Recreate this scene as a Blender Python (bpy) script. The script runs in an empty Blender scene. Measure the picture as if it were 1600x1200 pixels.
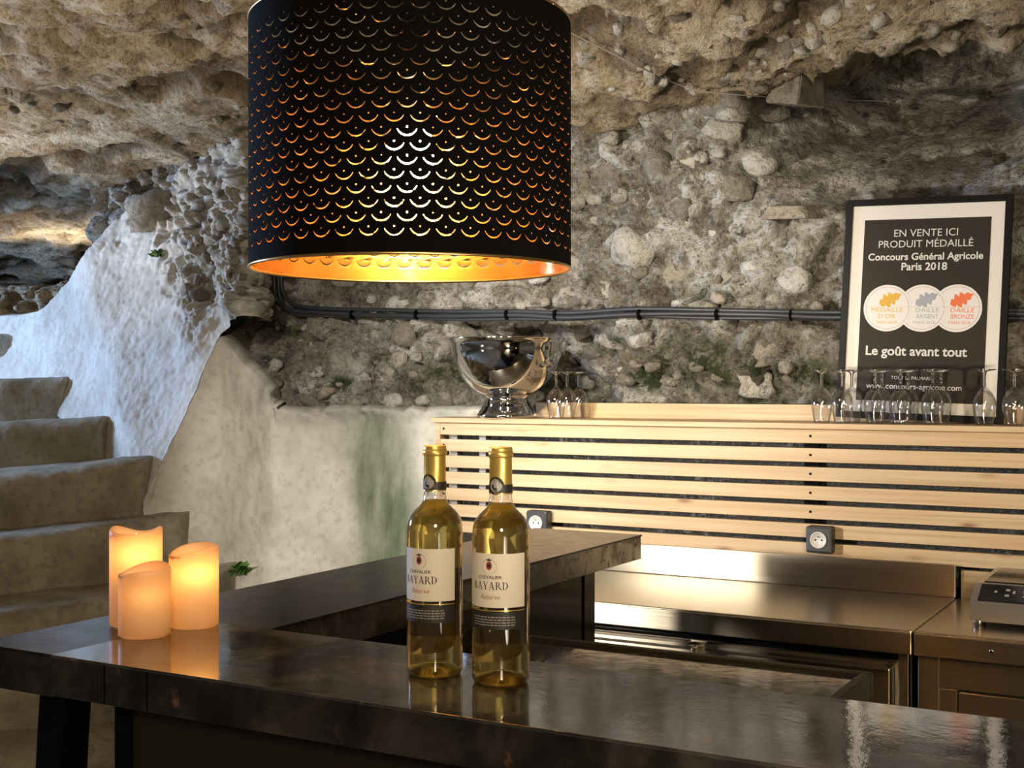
import bpy, bmesh, math, random
import numpy as np
from mathutils import Vector, Matrix
from mathutils.geometry import tessellate_polygon

random.seed(7)
rng = np.random.default_rng(7)
S = bpy.context.scene
COL = S.collection
PI = math.pi

# ------------------------------------------------------------------ camera, world, lights, exposure
CAM_Z = 1.48
YAW = math.radians(29.5)
CY, SY = math.cos(YAW), math.sin(YAW)
cd = bpy.data.cameras.new('camera'); cam = bpy.data.objects.new('camera', cd); COL.objects.link(cam)
cam.location = (0, 0, CAM_Z); cam.rotation_euler = (PI/2, 0, YAW)
cd.sensor_width = 36; cd.lens = 45.0; cd.clip_start = .05
S.camera = cam
S.view_settings.view_transform = 'Standard'; S.view_settings.look = 'None'
S.view_settings.gamma = 1; S.view_settings.use_curve_mapping = False
S.view_settings.exposure = 0.15
S.cycles.use_denoising = True
S.cycles.caustics_reflective = False
S.cycles.caustics_refractive = False
S.cycles.max_bounces = 14; S.cycles.transmission_bounces = 12; S.cycles.transparent_max_bounces = 12
S.cycles.diffuse_bounces = 4; S.cycles.glossy_bounces = 5
S.cycles.sample_clamp_indirect = 8

w = bpy.data.worlds.new('world'); S.world = w; w.use_nodes = True
w.node_tree.nodes['Background'].inputs[0].default_value = (1.0, .86, .68, 1)
w.node_tree.nodes['Background'].inputs[1].default_value = .085

def CW(X, Y, Z):
    """view-aligned metres (right, forward, up from eye level) -> world"""
    return Vector((X*CY - Y*SY, X*SY + Y*CY, CAM_Z + Z))
def P(px, py, Y):
    """point seen in the photograph at px, py standing Y metres away -> world"""
    return CW((px-800)/2000*Y, Y, (600-py)/2000*Y)

def light(name, kind, loc, target, power, color, size=.3, spot=None, blend=.6):
    d = bpy.data.lights.new(name, kind); d.energy = power; d.color = color
    if kind == 'AREA': d.shape = 'DISK'; d.size = size
    else: d.shadow_soft_size = size
    if kind == 'SPOT': d.spot_size = math.radians(spot); d.spot_blend = blend
    o = bpy.data.objects.new(name, d); COL.objects.link(o); o.location = loc
    o.rotation_euler = (Vector(target)-Vector(loc)).to_track_quat('-Z', 'Y').to_euler()
    return o
WARM = (1, .80, .56); BLUE = (.42, .62, 1.0)
light('daylight_from_stair_head', 'AREA', CW(-5.3, 5.2, .52), CW(-1.2, 4.8, .1), 215, BLUE, 1.0)
light('vault_uplight', 'SPOT', CW(-2.35, 6.50, .12), CW(-2.05, 5.5, 1.0), 150, (1, .88, .70), .10, 168, .4)
light('added_vault_uplight', 'SPOT', CW(-2.75, 5.0, .05), CW(-1.75, 4.75, 1.0), 75, (1, .88, .70), .10, 84, .7)  # added out of view to widen the lit streak on the vault
light('spot_on_plaster', 'SPOT', (-1.9, 1.2, 2.32), (-2.62, 4.0, 1.12), 260, (1, .93, .83), .10, 40, .8)
light('spot_on_rubble', 'SPOT', CW(-1.35, 2.4, -.12), (-1.30, 4.0, 1.80), 215, (1, .90, .74), .06, 74, .9)
light('spot_from_vault', 'SPOT', (-1.5, 1.9, 2.30), (-1.75, 4.0, 1.62), 125, (1, .91, .77), .06, 52, .9)
light('spot_on_panel', 'SPOT', (.15, 1.6, 2.32), (-.8, 3.75, .93), 48, (1, .82, .56), .08, 56, .9)
light('vault_wash', 'SPOT', (-3.3, .9, .9), (-2.55, 1.95, 2.7), 150, (1, .82, .58), .2, 84, .9)
light('vault_wash_right', 'SPOT', (-.2, 1.0, 1.2), (-1.0, 3.0, 2.6), 42, (1, .86, .64), .2, 90, .9)
light('daylight_in_shaft', 'SPOT', (-.55, 4.30, 2.74), (-.42, 4.6, 2.50), 5, (.36, .62, 1), .08, 75, .9)
light('added_cupboard_fill', 'SPOT', (.15, 1.75, .93), (-.40, 3.25, .80), 15, (1, .72, .34), .05, 70, .9)  # added warm fill for the cupboard and hob steel, no visible source
light('added_room_fill', 'AREA', (.9, -1.2, 2.2), (-.7, 1.6, 1.2), 55, WARM, .6)  # added fill behind the camera, brightens steel and bottle labels

# ------------------------------------------------------------------ numeric noise
_perm = rng.permutation(256).astype(np.int64); _perm = np.concatenate([_perm, _perm, _perm])
_grad = rng.normal(size=(256, 3)); _grad /= np.linalg.norm(_grad, axis=1)[:, None]
def _h(i, j, k): return _perm[(_perm[(_perm[i & 255] + j) & 255] + k) & 255]
def perlin(p):
    p = np.asarray(p, float); i = np.floor(p).astype(np.int64); f = p - i
    q = f*f*f*(f*(f*6-15)+10); out = 0
    for a in (0, 1):
        for b in (0, 1):
            for c in (0, 1):
                g = _grad[_h(i[:, 0]+a, i[:, 1]+b, i[:, 2]+c)]
                d = g[:, 0]*(f[:, 0]-a)+g[:, 1]*(f[:, 1]-b)+g[:, 2]*(f[:, 2]-c)
                out = out + d*(q[:, 0] if a else 1-q[:, 0])*(q[:, 1] if b else 1-q[:, 1])*(q[:, 2] if c else 1-q[:, 2])
    return out*1.5
def fbm(p, n=4, rough=.5):
    p = np.asarray(p, float); s = 0; a = 1
    for k in range(n):
        s = s + a*perlin(p*2**k + 17.3*k); a *= rough
    return s
_jit = rng.random((256, 3)); _rnd = rng.random(256)
def worley(p):
    """F1, F2 and a random number per cell"""
    p = np.asarray(p, float); i = np.floor(p).astype(np.int64); f = p - i
    n = len(p); f1 = np.full(n, 9.); f2 = np.full(n, 9.); idn = np.zeros(n)
    for a in (-1, 0, 1):
        for b in (-1, 0, 1):
            for c in (-1, 0, 1):
                h = _h(i[:, 0]+a, i[:, 1]+b, i[:, 2]+c)
                d = np.sqrt((((_jit[h]*.9+.05) + np.array([a, b, c]) - f)**2).sum(1))
                m = d < f1
                f2 = np.where(m, f1, np.minimum(f2, d)); idn = np.where(m, _rnd[h], idn); f1 = np.where(m, d, f1)
    return f1, f2, idn
def sstep(a, b, x):
    t = np.clip((x-a)/(b-a), 0, 1); return t*t*(3-2*t)

# ------------------------------------------------------------------ materials
class Mat:
    def __init__(s, name):
        s.m = bpy.data.materials.new(name); s.m.use_nodes = True
        s.t = s.m.node_tree; s.b = s.t.nodes['Principled BSDF']; s._co = {}
    def n(s, typ, **kw):
        nd = s.t.nodes.new(typ)
        for k, v in kw.items():
            if hasattr(nd, k) and not k[0].isupper(): setattr(nd, k, v)
        return nd
    def link(s, a, b): s.t.links.new(a, b)
    def set(s, **kw):
        for k, v in kw.items():
            i = s.b.inputs[k.replace('_', ' ')]
            if isinstance(v, (tuple, list)) and len(v) == 3: v = (*v, 1)
            if hasattr(v, 'is_linked') : s.link(v, i)
            else: i.default_value = v
        return s
    def co(s, scale=(1, 1, 1), kind='Object'):
        k = (scale, kind)
        if k not in s._co:
            tc = s.n('ShaderNodeTexCoord'); mp = s.n('ShaderNodeMapping'); mp.inputs['Scale'].default_value = scale
            if kind == 'World':
                g = s.n('ShaderNodeNewGeometry'); s.link(g.outputs['Position'], mp.inputs['Vector'])
            else: s.link(tc.outputs[kind], mp.inputs['Vector'])
            s._co[k] = mp.outputs[0]
        return s._co[k]
    def noise(s, sc, detail=4, rough=.55, scale=(1, 1, 1), kind='Object', dist=0):
        nd = s.n('ShaderNodeTexNoise'); nd.inputs['Scale'].default_value = sc
        nd.inputs['Detail'].default_value = detail; nd.inputs['Roughness'].default_value = rough
        nd.inputs['Distortion'].default_value = dist
        s.link(s.co(scale, kind), nd.inputs['Vector']); return nd.outputs['Fac']
    def vor(s, sc, scale=(1, 1, 1), kind='Object', out='Distance', feature='F1'):
        nd = s.n('ShaderNodeTexVoronoi'); nd.feature = feature; nd.inputs['Scale'].default_value = sc
        s.link(s.co(scale, kind), nd.inputs['Vector']); return nd.outputs[out]
    def ramp(s, fac, stops, interp='LINEAR'):
        nd = s.n('ShaderNodeValToRGB'); cr = nd.color_ramp; cr.interpolation = interp
        while len(cr.elements) < len(stops): cr.elements.new(.5)
        for e, (p, c) in zip(cr.elements, stops):
            e.position = p; e.color = (*c, 1) if isinstance(c, (tuple, list)) else (c, c, c, 1)
        s.link(fac, nd.inputs[0]); return nd.outputs[0]
    def mix(s, fac, a, b, mode='MIX'):
        nd = s.n('ShaderNodeMix'); nd.data_type = 'RGBA'; nd.blend_type = mode
        for v, i in ((fac, nd.inputs[0]), (a, nd.inputs[6]), (b, nd.inputs[7])):
            if hasattr(v, 'is_linked'): s.link(v, i)
            elif isinstance(v, (tuple, list)): i.default_value = (*v, 1)
            else: i.default_value = v
        return nd.outputs[2]
    def attr(s, name):
        nd = s.n('ShaderNodeAttribute'); nd.attribute_name = name; return nd.outputs['Fac']
    def math(s, op, a, b=0):
        nd = s.n('ShaderNodeMath'); nd.operation = op
        for v, i in ((a, 0), (b, 1)):
            if hasattr(v, 'is_linked'): s.link(v, nd.inputs[i])
            else: nd.inputs[i].default_value = v
        return nd.outputs[0]
    def bump(s, h, strength=.3, dist=.01):
        nd = s.n('ShaderNodeBump'); nd.inputs['Strength'].default_value = strength; nd.inputs['Distance'].default_value = dist
        s.link(h, nd.inputs['Height']); s.link(nd.outputs[0], s.b.inputs['Normal']); return s
def plain(name, color, rough=.5, metal=0, **kw):
    m = Mat(name); m.set(Base_Color=color, Roughness=rough, Metallic=metal, **kw); return m.m

def rock_mat(name, lo, mid, hi, dark, moss_scar=True):
    m = Mat(name)
    a = m.noise(2.6, 6, .62, kind='World'); b = m.noise(13, 8, .68, kind='World'); c = m.noise(58, 5, .7, kind='World')
    t = m.math('ADD', m.math('MULTIPLY', m.attr('tint'), .42), m.math('ADD', m.math('MULTIPLY', a, .55), m.math('MULTIPLY', b, .42)))
    col = m.ramp(t, [(.46, lo), (.60, mid), (.72, (mid[0]*1.3, mid[1]*1.32, mid[2]*1.38)), (.84, hi)])
    col = m.mix(m.ramp(b, [(.32, .9), (.45, 0.)]), col, dark)
    col = m.mix(m.ramp(c, [(.36, .65), (.48, 0.)]), col, (lo[0]*.55, lo[1]*.5, lo[2]*.45))
    col = m.mix(m.ramp(c, [(.55, 0.), (.68, .6)]), col, hi)
    if moss_scar:
        g = m.math('MULTIPLY', m.attr('moss_scar'), m.ramp(b, [(.40, 0.), (.56, 1.)]))
        col = m.mix(g, col, m.ramp(c, [(.3, (.012, .022, .006)), (.7, (.06, .085, .018))]))
    else:
        col = m.mix(m.math('MULTIPLY', m.attr('moss_scar'), .85), col, m.ramp(c, [(.3, (.07, .045, .024)), (.7, (.17, .12, .07))]))  # vault: undercut dark painted into the recessed scars, in place of deeper relief
    m.set(Base_Color=col, Roughness=.92)
    m.bump(m.math('ADD', b, m.math('MULTIPLY', c, .6)), 1.0, .05)
    return m.m
M = {}
M['rubble'] = rock_mat('rubble_rock', (.12, .098, .07), (.265, .235, .185), (.66, .63, .57), (.05, .038, .026))
M['vault'] = rock_mat('vault_sandstone', (.19, .14, .085), (.40, .315, .205), (.66, .56, .41), (.085, .06, .035), False)
def stone_mat():
    m = Mat('loose_stone'); oi = m.n('ShaderNodeObjectInfo')
    b = m.noise(13, 8, .68, kind='World'); c = m.noise(58, 5, .7, kind='World')
    base = m.ramp(oi.outputs['Random'], [(0., (.17, .15, .12)), (.3, (.28, .25, .20)), (.6, (.40, .37, .31)), (.85, (.58, .56, .51)), (1., (.36, .29, .20))])
    col = m.mix(m.ramp(b, [(.32, .8), (.5, 0.)]), base, (.10, .08, .055))
    col = m.mix(m.ramp(c, [(.34, .55), (.48, 0.)]), col, (.08, .065, .045))
    col = m.mix(m.ramp(c, [(.56, 0.), (.72, .4)]), col, (.60, .57, .51))
    m.set(Base_Color=col, Roughness=.92); m.bump(m.math('ADD', b, m.math('MULTIPLY', c, .5)), .9, .035); return m.m
M['stone'] = stone_mat()
def plaster_mat(name, stain=True):
    m = Mat(name)
    a = m.noise(4, 5, .6, kind='World'); b = m.noise(30, 5, .6, kind='World'); c = m.noise(9, 4, .6, scale=(1, 1, .22), kind='World')
    col = m.ramp(a, [(.3, (.47, .44, .375)), (.6, (.68, .65, .585))])
    col = m.mix(m.ramp(b, [(.32, .35), (.5, 0.)]), col, (.27, .24, .19))
    if stain:
        g = m.math('MULTIPLY', m.attr('moss_scar'), m.ramp(c, [(.25, .35), (.6, 1.)]))
        col = m.mix(g, col, m.ramp(m.noise(22, 4, .6, scale=(1, 1, .25), kind='World'), [(.3, (.10, .135, .075)), (.7, (.27, .31, .215))]))
        col = m.mix(m.math('MULTIPLY', m.attr('rough'), .9), col, m.ramp(m.noise(13, 8, .68, kind='World'), [(.34, (.10, .085, .065)), (.5, (.28, .26, .22)), (.68, (.50, .48, .43))]))
    m.set(Base_Color=col, Roughness=.92)
    m.bump(m.math('ADD', a, m.math('MULTIPLY', b, .8)), .4, .012); return m.m
M['plaster'] = plaster_mat('lime_plaster')
def step_mat():
    m = Mat('worn_step'); a = m.noise(5, 5, .6, kind='World'); b = m.noise(35, 5, .6, kind='World')
    col = m.ramp(a, [(.3, (.20, .17, .11)), (.65, (.40, .355, .27))])
    col = m.mix(m.ramp(b, [(.33, .5), (.5, 0.)]), col, (.13, .11, .075))
    m.set(Base_Color=col, Roughness=.9); m.bump(m.math('ADD', a, b), .4, .012); return m.m
M['step'] = step_mat()
def bar_mat(name, edge=False, ior=2.3, r0=.04, dk=1.):
    m = Mat(name)
    a = m.noise(7, 6, .65, kind='World', dist=.6); b = m.noise(26, 5, .65, kind='World', dist=.4); s = m.noise(6, 3, .5, scale=(2, 40, 1), kind='World')
    col = m.ramp(a, [(.33, (.008*dk, .007*dk, .006*dk)), (.5, (.024*dk, .020*dk, .017*dk)), (.68, (.075*dk, .062*dk, .052*dk))])
    col = m.mix(m.ramp(b, [(.62, 0.), (.74, .7)]), col, (.11*dk, .060*dk, .035*dk))
    sk = m.noise(1., 4, .6, scale=(16, 70, 16), kind='World')
    col = m.mix(m.math('MULTIPLY', m.ramp(sk, [(.64, 0.), (.70, .8)]), m.ramp(a, [(.45, 0.), (.6, 1.)])), col, (.26, .13, .06))
    m.set(Base_Color=col, Roughness=m.ramp(b, [(.3, r0), (.62, r0+.06 if not edge else .32), (.72, .28)]), Metallic=0., IOR=ior if not edge else 1.45)
    m.bump(m.math('ADD', a, m.math('MULTIPLY', b, .35)), .13, .004); return m.m
M['bar'] = bar_mat('waxed_raw_steel'); M['bar_arm'] = bar_mat('waxed_raw_steel_dull_darkened', ior=1.22, r0=.16, dk=.45); M['bar_edge'] = bar_mat('waxed_raw_steel_edge', True, dk=.6)  # arm and edge copies darkened in colour where the lamps light them too strongly
M['panel_dark'] = plain('dark_panel', (.016, .012, .008), .5, Specular_IOR_Level=.2)
M['black'] = plain('black_painted_steel', (.004, .004, .0045), .16, Specular_IOR_Level=.06)
def steel_mat(name='brushed_steel', r0=.27, an=.85):
    m = Mat(name)
    s = m.noise(1.0, 4, .6, scale=(3, 300, 300)); a = m.noise(4, 4, .6)
    m.set(Base_Color=m.ramp(s, [(.3, (.46, .415, .34)), (.7, (.56, .515, .435))]), Metallic=1.,
          Roughness=m.ramp(s, [(.2, r0), (.8, r0+.08)]), Anisotropic=an)
    tg = m.n('ShaderNodeTangent'); tg.direction_type = 'RADIAL'; tg.axis = 'X'; m.link(tg.outputs[0], m.b.inputs['Tangent'])
    m.bump(s, .05, .002); return m.m
M['steel'] = steel_mat(); M['steel_top'] = steel_mat('brushed_steel_top', .20, .55)
M['polished'] = plain('polished_steel', (.74, .74, .75), .06, 1.)
def wood_mat():
    m = Mat('pine')
    oi = m.n('ShaderNodeObjectInfo'); tc = m.n('ShaderNodeTexCoord'); ad = m.n('ShaderNodeVectorMath')
    cx = m.n('ShaderNodeCombineXYZ'); m.link(m.math('MULTIPLY', oi.outputs['Random'], 37.), cx.inputs[0])
    m.link(cx.outputs[0], cx.inputs[0]) if False else None
    m.link(tc.outputs['Object'], ad.inputs[0]); m.link(cx.outputs[0], ad.inputs[1])
    def nz(sc, scale, det=4):
        mp = m.n('ShaderNodeMapping'); mp.inputs['Scale'].default_value = scale; m.link(ad.outputs[0], mp.inputs['Vector'])
        nd = m.n('ShaderNodeTexNoise'); nd.inputs['Scale'].default_value = sc; nd.inputs['Detail'].default_value = det
        nd.inputs['Distortion'].default_value = .5
        m.link(mp.outputs[0], nd.inputs['Vector']); return nd.outputs['Fac']
    g = nz(1.6, (1, 45, 45)); l = nz(1.2, (1.2, 8, 8))
    mp = m.n('ShaderNodeMapping'); mp.inputs['Scale'].default_value = (4, 14, 14); m.link(ad.outputs[0], mp.inputs['Vector'])
    v = m.n('ShaderNodeTexVoronoi'); v.inputs['Scale'].default_value = 1.; m.link(mp.outputs[0], v.inputs['Vector'])
    col = m.ramp(g, [(.3, (.42, .285, .15)), (.5, (.53, .385, .225)), (.7, (.59, .445, .28))])
    col = m.mix(m.ramp(l, [(.35, .45), (.6, 0.)]), col, (.52, .33, .16))
    col = m.mix(m.ramp(v.outputs['Distance'], [(.04, .9), (.11, .25), (.18, 0.)]), col, (.22, .10, .045))
    m.set(Base_Color=col, Roughness=.5); m.bump(g, .08, .003); return m.m
M['pine'] = wood_mat()
def sheet_mat():
    m = Mat('black_membrane'); a = m.noise(60, 4, .7, kind='World'); b = m.noise(2.2, 2, .5, kind='World')
    m.set(Base_Color=m.mix(m.math('MULTIPLY', m.ramp(a, [(.52, 0.), (.66, 1.)]), m.ramp(b, [(.45, 0.), (.6, 1.)])), (.006, .006, .007), (.16, .16, .17)), Roughness=.35)
    m.bump(a, .8, .01); return m.m
M['membrane'] = sheet_mat()
M['grey_batten'] = plain('grey_batten', (.30, .30, .31), .6)
M['cable'] = plain('black_cable_sheath', (.030, .033, .040), .42)
M['glass'] = plain('clear_glass', (1, 1, 1), .0, 0, Transmission_Weight=1., IOR=1.47)
def thin_mat():
    m = Mat('thin_clear_glass'); t = m.t
    lw = m.n('ShaderNodeLayerWeight'); lw.inputs[0].default_value = .5
    fac = m.math('ADD', m.math('MULTIPLY', m.math('POWER', lw.outputs['Facing'], 2.3), .9), .09)
    tr = m.n('ShaderNodeBsdfTransparent'); tr.inputs[0].default_value = (.985, .985, .98, 1)
    gl = m.n('ShaderNodeBsdfGlossy'); gl.inputs['Roughness'].default_value = .01
    mx = m.n('ShaderNodeMixShader'); m.link(fac, mx.inputs[0])
    m.link(tr.outputs[0], mx.inputs[1]); m.link(gl.outputs[0], mx.inputs[2])
    m.link(mx.outputs[0], t.nodes['Material Output'].inputs['Surface']); return m.m
M['thin_glass'] = thin_mat()
def wine_mat():
    m = Mat('golden_wine'); t = m.t; m.set(Base_Color=(1, .87, .32), Roughness=0., Transmission_Weight=1., IOR=1.34)
    tr = m.n('ShaderNodeBsdfTranslucent'); tr.inputs[0].default_value = (1, .68, .10, 1)
    mx = m.n('ShaderNodeMixShader'); mx.inputs[0].default_value = .25
    m.link(m.b.outputs[0], mx.inputs[1]); m.link(tr.outputs[0], mx.inputs[2])
    m.link(mx.outputs[0], t.nodes['Material Output'].inputs['Surface']); return m.m
M['wine'] = wine_mat()
M['gold_foil'] = plain('gold_foil', (.95, .66, .17), .33, .8)
M['label'] = plain('cream_label_paper', (.82, .73, .60), .55)
M['label_dark'] = plain('black_label_paper', (.028, .025, .022), .45)
M['back_label'] = plain('back_label_paper', (.06, .045, .02), .6)
M['ink'] = plain('dark_ink', (.035, .03, .03), .5)
M['ink_red'] = plain('red_ink', (.32, .06, .05), .5)
M['ink_grey'] = plain('grey_ink', (.38, .34, .30), .5)
M['ink_white'] = plain('white_ink', (.62, .59, .55), .6)
M['silver_seal'] = plain('silver_seal', (.62, .60, .57), .35, .6)
M['frame_black'] = plain('black_picture_frame', (.006, .006, .006), .45, Specular_IOR_Level=.15)
M['mat_board'] = plain('white_mat_board', (.70, .66, .60), .7)
M['poster'] = plain('dark_brown_print', (.034, .027, .021), .5, Specular_IOR_Level=.12)
M['medal'] = plain('medal_print', (.70, .67, .63), .6)
M['medal_rim'] = plain('medal_rim_print', (.50, .48, .46), .6)
M['leaf_gold'] = plain('gold_leaf_print', (.62, .36, .03), .6)
M['leaf_silver'] = plain('silver_leaf_print', (.33, .34, .37), .6)
M['leaf_bronze'] = plain('bronze_leaf_print', (.72, .15, .04), .6)
M['shade_black'] = plain('black_shade_card', (.0022, .0018, .0014), .9, Specular_IOR_Level=.1)
M['brass'] = plain('brass_lining', (.90, .62, .28), .20, 1.)
M['brass_wire'] = plain('brass_wire', (.75, .50, .2), .3, 1.)
def emit(name, color, strength):
    m = Mat(name); m.set(Base_Color=color, Emission_Color=color, Emission_Strength=strength); return m.m
M['bulb'] = emit('lit_bulb', (1, .66, .30), 240)
M['flame'] = emit('led_flame', (1, .72, .28), 14)
M['socket_black'] = plain('black_plastic', (.012, .012, .014), .35)
M['socket_grey'] = plain('charcoal_plastic', (.035, .037, .042), .4)
M['socket_white'] = plain('white_plastic', (.62, .60, .57), .4)
M['hob_glass'] = plain('black_hob_glass', (.006, .006, .007), .12)
M['plant'] = plain('fern_green', (.10, .22, .04), .6)
def wax_mat():
    m = Mat('cream_wax'); t = m.t
    tr = m.n('ShaderNodeBsdfTranslucent'); tr.inputs[0].default_value = (1, .66, .36, 1)
    m.set(Base_Color=(.80, .62, .42), Roughness=.45)
    mx = m.n('ShaderNodeMixShader'); mx.inputs[0].default_value = .5
    m.link(m.b.outputs[0], mx.inputs[1]); m.link(tr.outputs[0], mx.inputs[2])
    m.link(mx.outputs[0], t.nodes['Material Output'].inputs['Surface']); return m.m
M['wax'] = wax_mat()
def floor_mat():
    m = Mat('cellar_floor'); a = m.noise(4, 5, .6, kind='World')
    m.set(Base_Color=m.ramp(a, [(.3, (.16, .14, .11)), (.7, (.34, .31, .26))]), Roughness=.8); return m.m
M['floor'] = floor_mat()

# ------------------------------------------------------------------ object helpers
def tag(o, label=None, cat=None, group=None, kind=None):
    if label: o['label'] = label
    if cat: o['category'] = cat
    if group: o['group'] = group
    if kind: o['kind'] = kind
    return o
def thing(name, loc, label, cat, group=None, rz=0):
    o = bpy.data.objects.new(name, None); COL.objects.link(o); o.location = loc; o.rotation_euler = (0, 0, rz)
    o.empty_display_size = .05
    return tag(o, label, cat, group)
def mk(name, verts, faces, mat, parent=None, smooth=False, kind=None, loc=None, attrs=None):
    me = bpy.data.meshes.new(name)
    me.from_pydata([tuple(v) for v in verts], [], [tuple(f) for f in faces]); me.materials.append(mat)
    if smooth: me.polygons.foreach_set('use_smooth', [True]*len(me.polygons))
    if attrs:
        for k, a in attrs.items():
            at = me.attributes.new(k, 'FLOAT', 'POINT'); at.data.foreach_set('value', np.asarray(a, np.float32))
    me.update()
    o = bpy.data.objects.new(name, me); COL.objects.link(o)
    if loc is not None: o.location = loc
    if parent is not None: o.parent = parent
    if kind: o['kind'] = kind
    return o
def from_bm(name, bm, mat, parent=None, smooth=False, kind=None, loc=None):
    bmesh.ops.recalc_face_normals(bm, faces=bm.faces)
    me = bpy.data.meshes.new(name); bm.to_mesh(me); bm.free(); me.materials.append(mat)
    if smooth: me.polygons.foreach_set('use_smooth', [True]*len(me.polygons))
    o = bpy.data.objects.new(name, me); COL.objects.link(o)
    if loc is not None: o.location = loc
    if parent is not None: o.parent = parent
    if kind: o['kind'] = kind
    return o
def bm_box(bm, a, b, bev=0):
    a, b = Vector(a), Vector(b)
    r = bmesh.ops.create_cube(bm, size=1, matrix=Matrix.Translation((a+b)/2) @ Matrix.Diagonal((*(b-a), 1)))
    if bev:
        es = list({e for v in r['verts'] for e in v.link_edges})
        bmesh.ops.bevel(bm, geom=es, offset=bev, segments=2, profile=.5, affect='EDGES')
def box(name, a, b, mat, parent=None, bev=.002, kind=None):
    bm = bmesh.new(); bm_box(bm, a, b, bev); return from_bm(name, bm, mat, parent, kind=kind)
def boxes(name, lst, mat, parent=None, bev=.0015, kind=None):
    bm = bmesh.new()
    for a, b in lst: bm_box(bm, a, b, bev)
    return from_bm(name, bm, mat, parent, kind=kind)
def lathe(name, prof, mat, parent=None, n=48, loc=None, smooth=True, top=None):
    """prof: (r, z) list; r == 0 closes on the axis. top(angle, i) may shift z"""
    vs, fs = [], []; rows = []
    for i, (r, z) in enumerate(prof):
        if r <= 1e-6: rows.append([len(vs)]); vs.append((0, 0, z))
        else:
            rows.append(list(range(len(vs), len(vs)+n)))
            for k in range(n):
                a = 2*PI*k/n; dz = top(a, i) if top else 0
                vs.append((r*math.cos(a), r*math.sin(a), z+dz))
    for A, B in zip(rows, rows[1:]):
        for k in range(n):
            k2 = (k+1) % n
            if len(A) == 1 and len(B) == 1: continue
            if len(A) == 1: fs.append((A[0], B[k2], B[k]))
            elif len(B) == 1: fs.append((A[k], A[k2], B[0]))
            else: fs.append((A[k], A[k2], B[k2], B[k]))
    return mk(name, vs, fs, mat, parent, smooth, loc=loc)
def tube_geo(pts, r, n=8):
    pts = [Vector(p) for p in pts]; vs, fs = [], []
    up = None
    for i, p in enumerate(pts):
        t = (pts[min(i+1, len(pts)-1)]-pts[max(i-1, 0)]).normalized()
        if up is None: up = Vector((0, 0, 1)) if abs(t.z) < .9 else Vector((1, 0, 0))
        a = t.cross(up).normalized(); b = a.cross(t).normalized(); up = b
        rr = r[i] if isinstance(r, (list, tuple)) else r
        for k in range(n):
            ang = 2*PI*k/n; vs.append(p+a*rr*math.cos(ang)+b*rr*math.sin(ang))
    for i in range(len(pts)-1):
        for k in range(n):
            k2 = (k+1) % n; fs.append((i*n+k, i*n+k2, (i+1)*n+k2, (i+1)*n+k))
    fs.append(tuple(range(n-1, -1, -1))); fs.append(tuple(range((len(pts)-1)*n, len(pts)*n)))
    return vs, fs
def tube(name, pts, r, mat, parent=None, n=8):
    v, f = tube_geo(pts, r, n); return mk(name, v, f, mat, parent, True)
def smooth_path(pts, k=8):
    pts = [Vector(p) for p in pts]; out = []
    for i in range(len(pts)-1):
        p0, p1, p2, p3 = pts[max(i-1, 0)], pts[i], pts[i+1], pts[min(i+2, len(pts)-1)]
        for j in range(k):
            t = j/k
            out.append(.5*((2*p1)+(p2-p0)*t+(2*p0-5*p1+4*p2-p3)*t*t+(3*p1-p0-3*p2+p3)*t**3))
    out.append(pts[-1]); return out
def grid_faces(nr, nc):
    i = np.arange(nr-1)[:, None]*nc+np.arange(nc-1)[None, :]
    return np.stack([i, i+1, i+nc+1, i+nc], -1).reshape(-1, 4)
def np_mesh(name, V, F, mat, kind=None, attrs=None, parent=None, smooth=True):
    me = bpy.data.meshes.new(name); nv, nf = len(V), len(F)
    me.vertices.add(nv); me.vertices.foreach_set('co', np.asarray(V, np.float32).ravel())
    me.loops.add(nf*4); me.loops.foreach_set('vertex_index', np.asarray(F, np.int32).ravel())
    me.polygons.add(nf); me.polygons.foreach_set('loop_start', np.arange(0, nf*4, 4, dtype=np.int32))
    me.polygons.foreach_set('loop_total', np.full(nf, 4, np.int32))
    me.polygons.foreach_set('use_smooth', np.full(nf, smooth))
    me.materials.append(mat); me.update(calc_edges=True); me.validate()
    for k, a in (attrs or {}).items():
        at = me.attributes.new(k, 'FLOAT', 'POINT'); at.data.foreach_set('value', np.asarray(a, np.float32))
    o = bpy.data.objects.new(name, me); COL.objects.link(o)
    if kind: o['kind'] = kind
    if parent is not None: o.parent = parent
    return o

# ------------------------------------------------------------------ text helpers
def text_geo(s, width, cx=0, cy=0, bold=0., height=None, align='C', shear=0.):
    """flat lettering, cy = baseline; returns verts (x, y) and faces"""
    cu = bpy.data.curves.new('lettering', 'FONT'); cu.body = s; cu.size = 1; cu.offset = bold; cu.resolution_u = 3; cu.shear = shear
    ob = bpy.data.objects.new('lettering', cu); COL.objects.link(ob)
    dg = bpy.context.evaluated_depsgraph_get(); dg.update()
    me = bpy.data.meshes.new_from_object(ob.evaluated_get(dg))
    V = np.array([v.co[:] for v in me.vertices]); F = [tuple(p.vertices) for p in me.polygons]
    bpy.data.objects.remove(ob); bpy.data.curves.remove(cu); bpy.data.meshes.remove(me)
    x0, x1 = V[:, 0].min(), V[:, 0].max(); k = width/(x1-x0)
    ky = k if height is None else height/.73
    out = [((v[0]-(x0+x1)/2)*k+cx, v[1]*ky+cy) for v in V]
    return out, F
def join_geo(parts):
    V, F = [], []
    for v, f in parts:
        o = len(V); V += list(v); F += [tuple(i+o for i in q) for q in f]
    return V, F

# ================================================================== SETTING
mk('floor', [(-9, -3, 0), (3, -3, 0), (3, 9, 0), (-9, 9, 0)], [(0, 1, 2, 3)], M['floor'], kind='structure')

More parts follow.
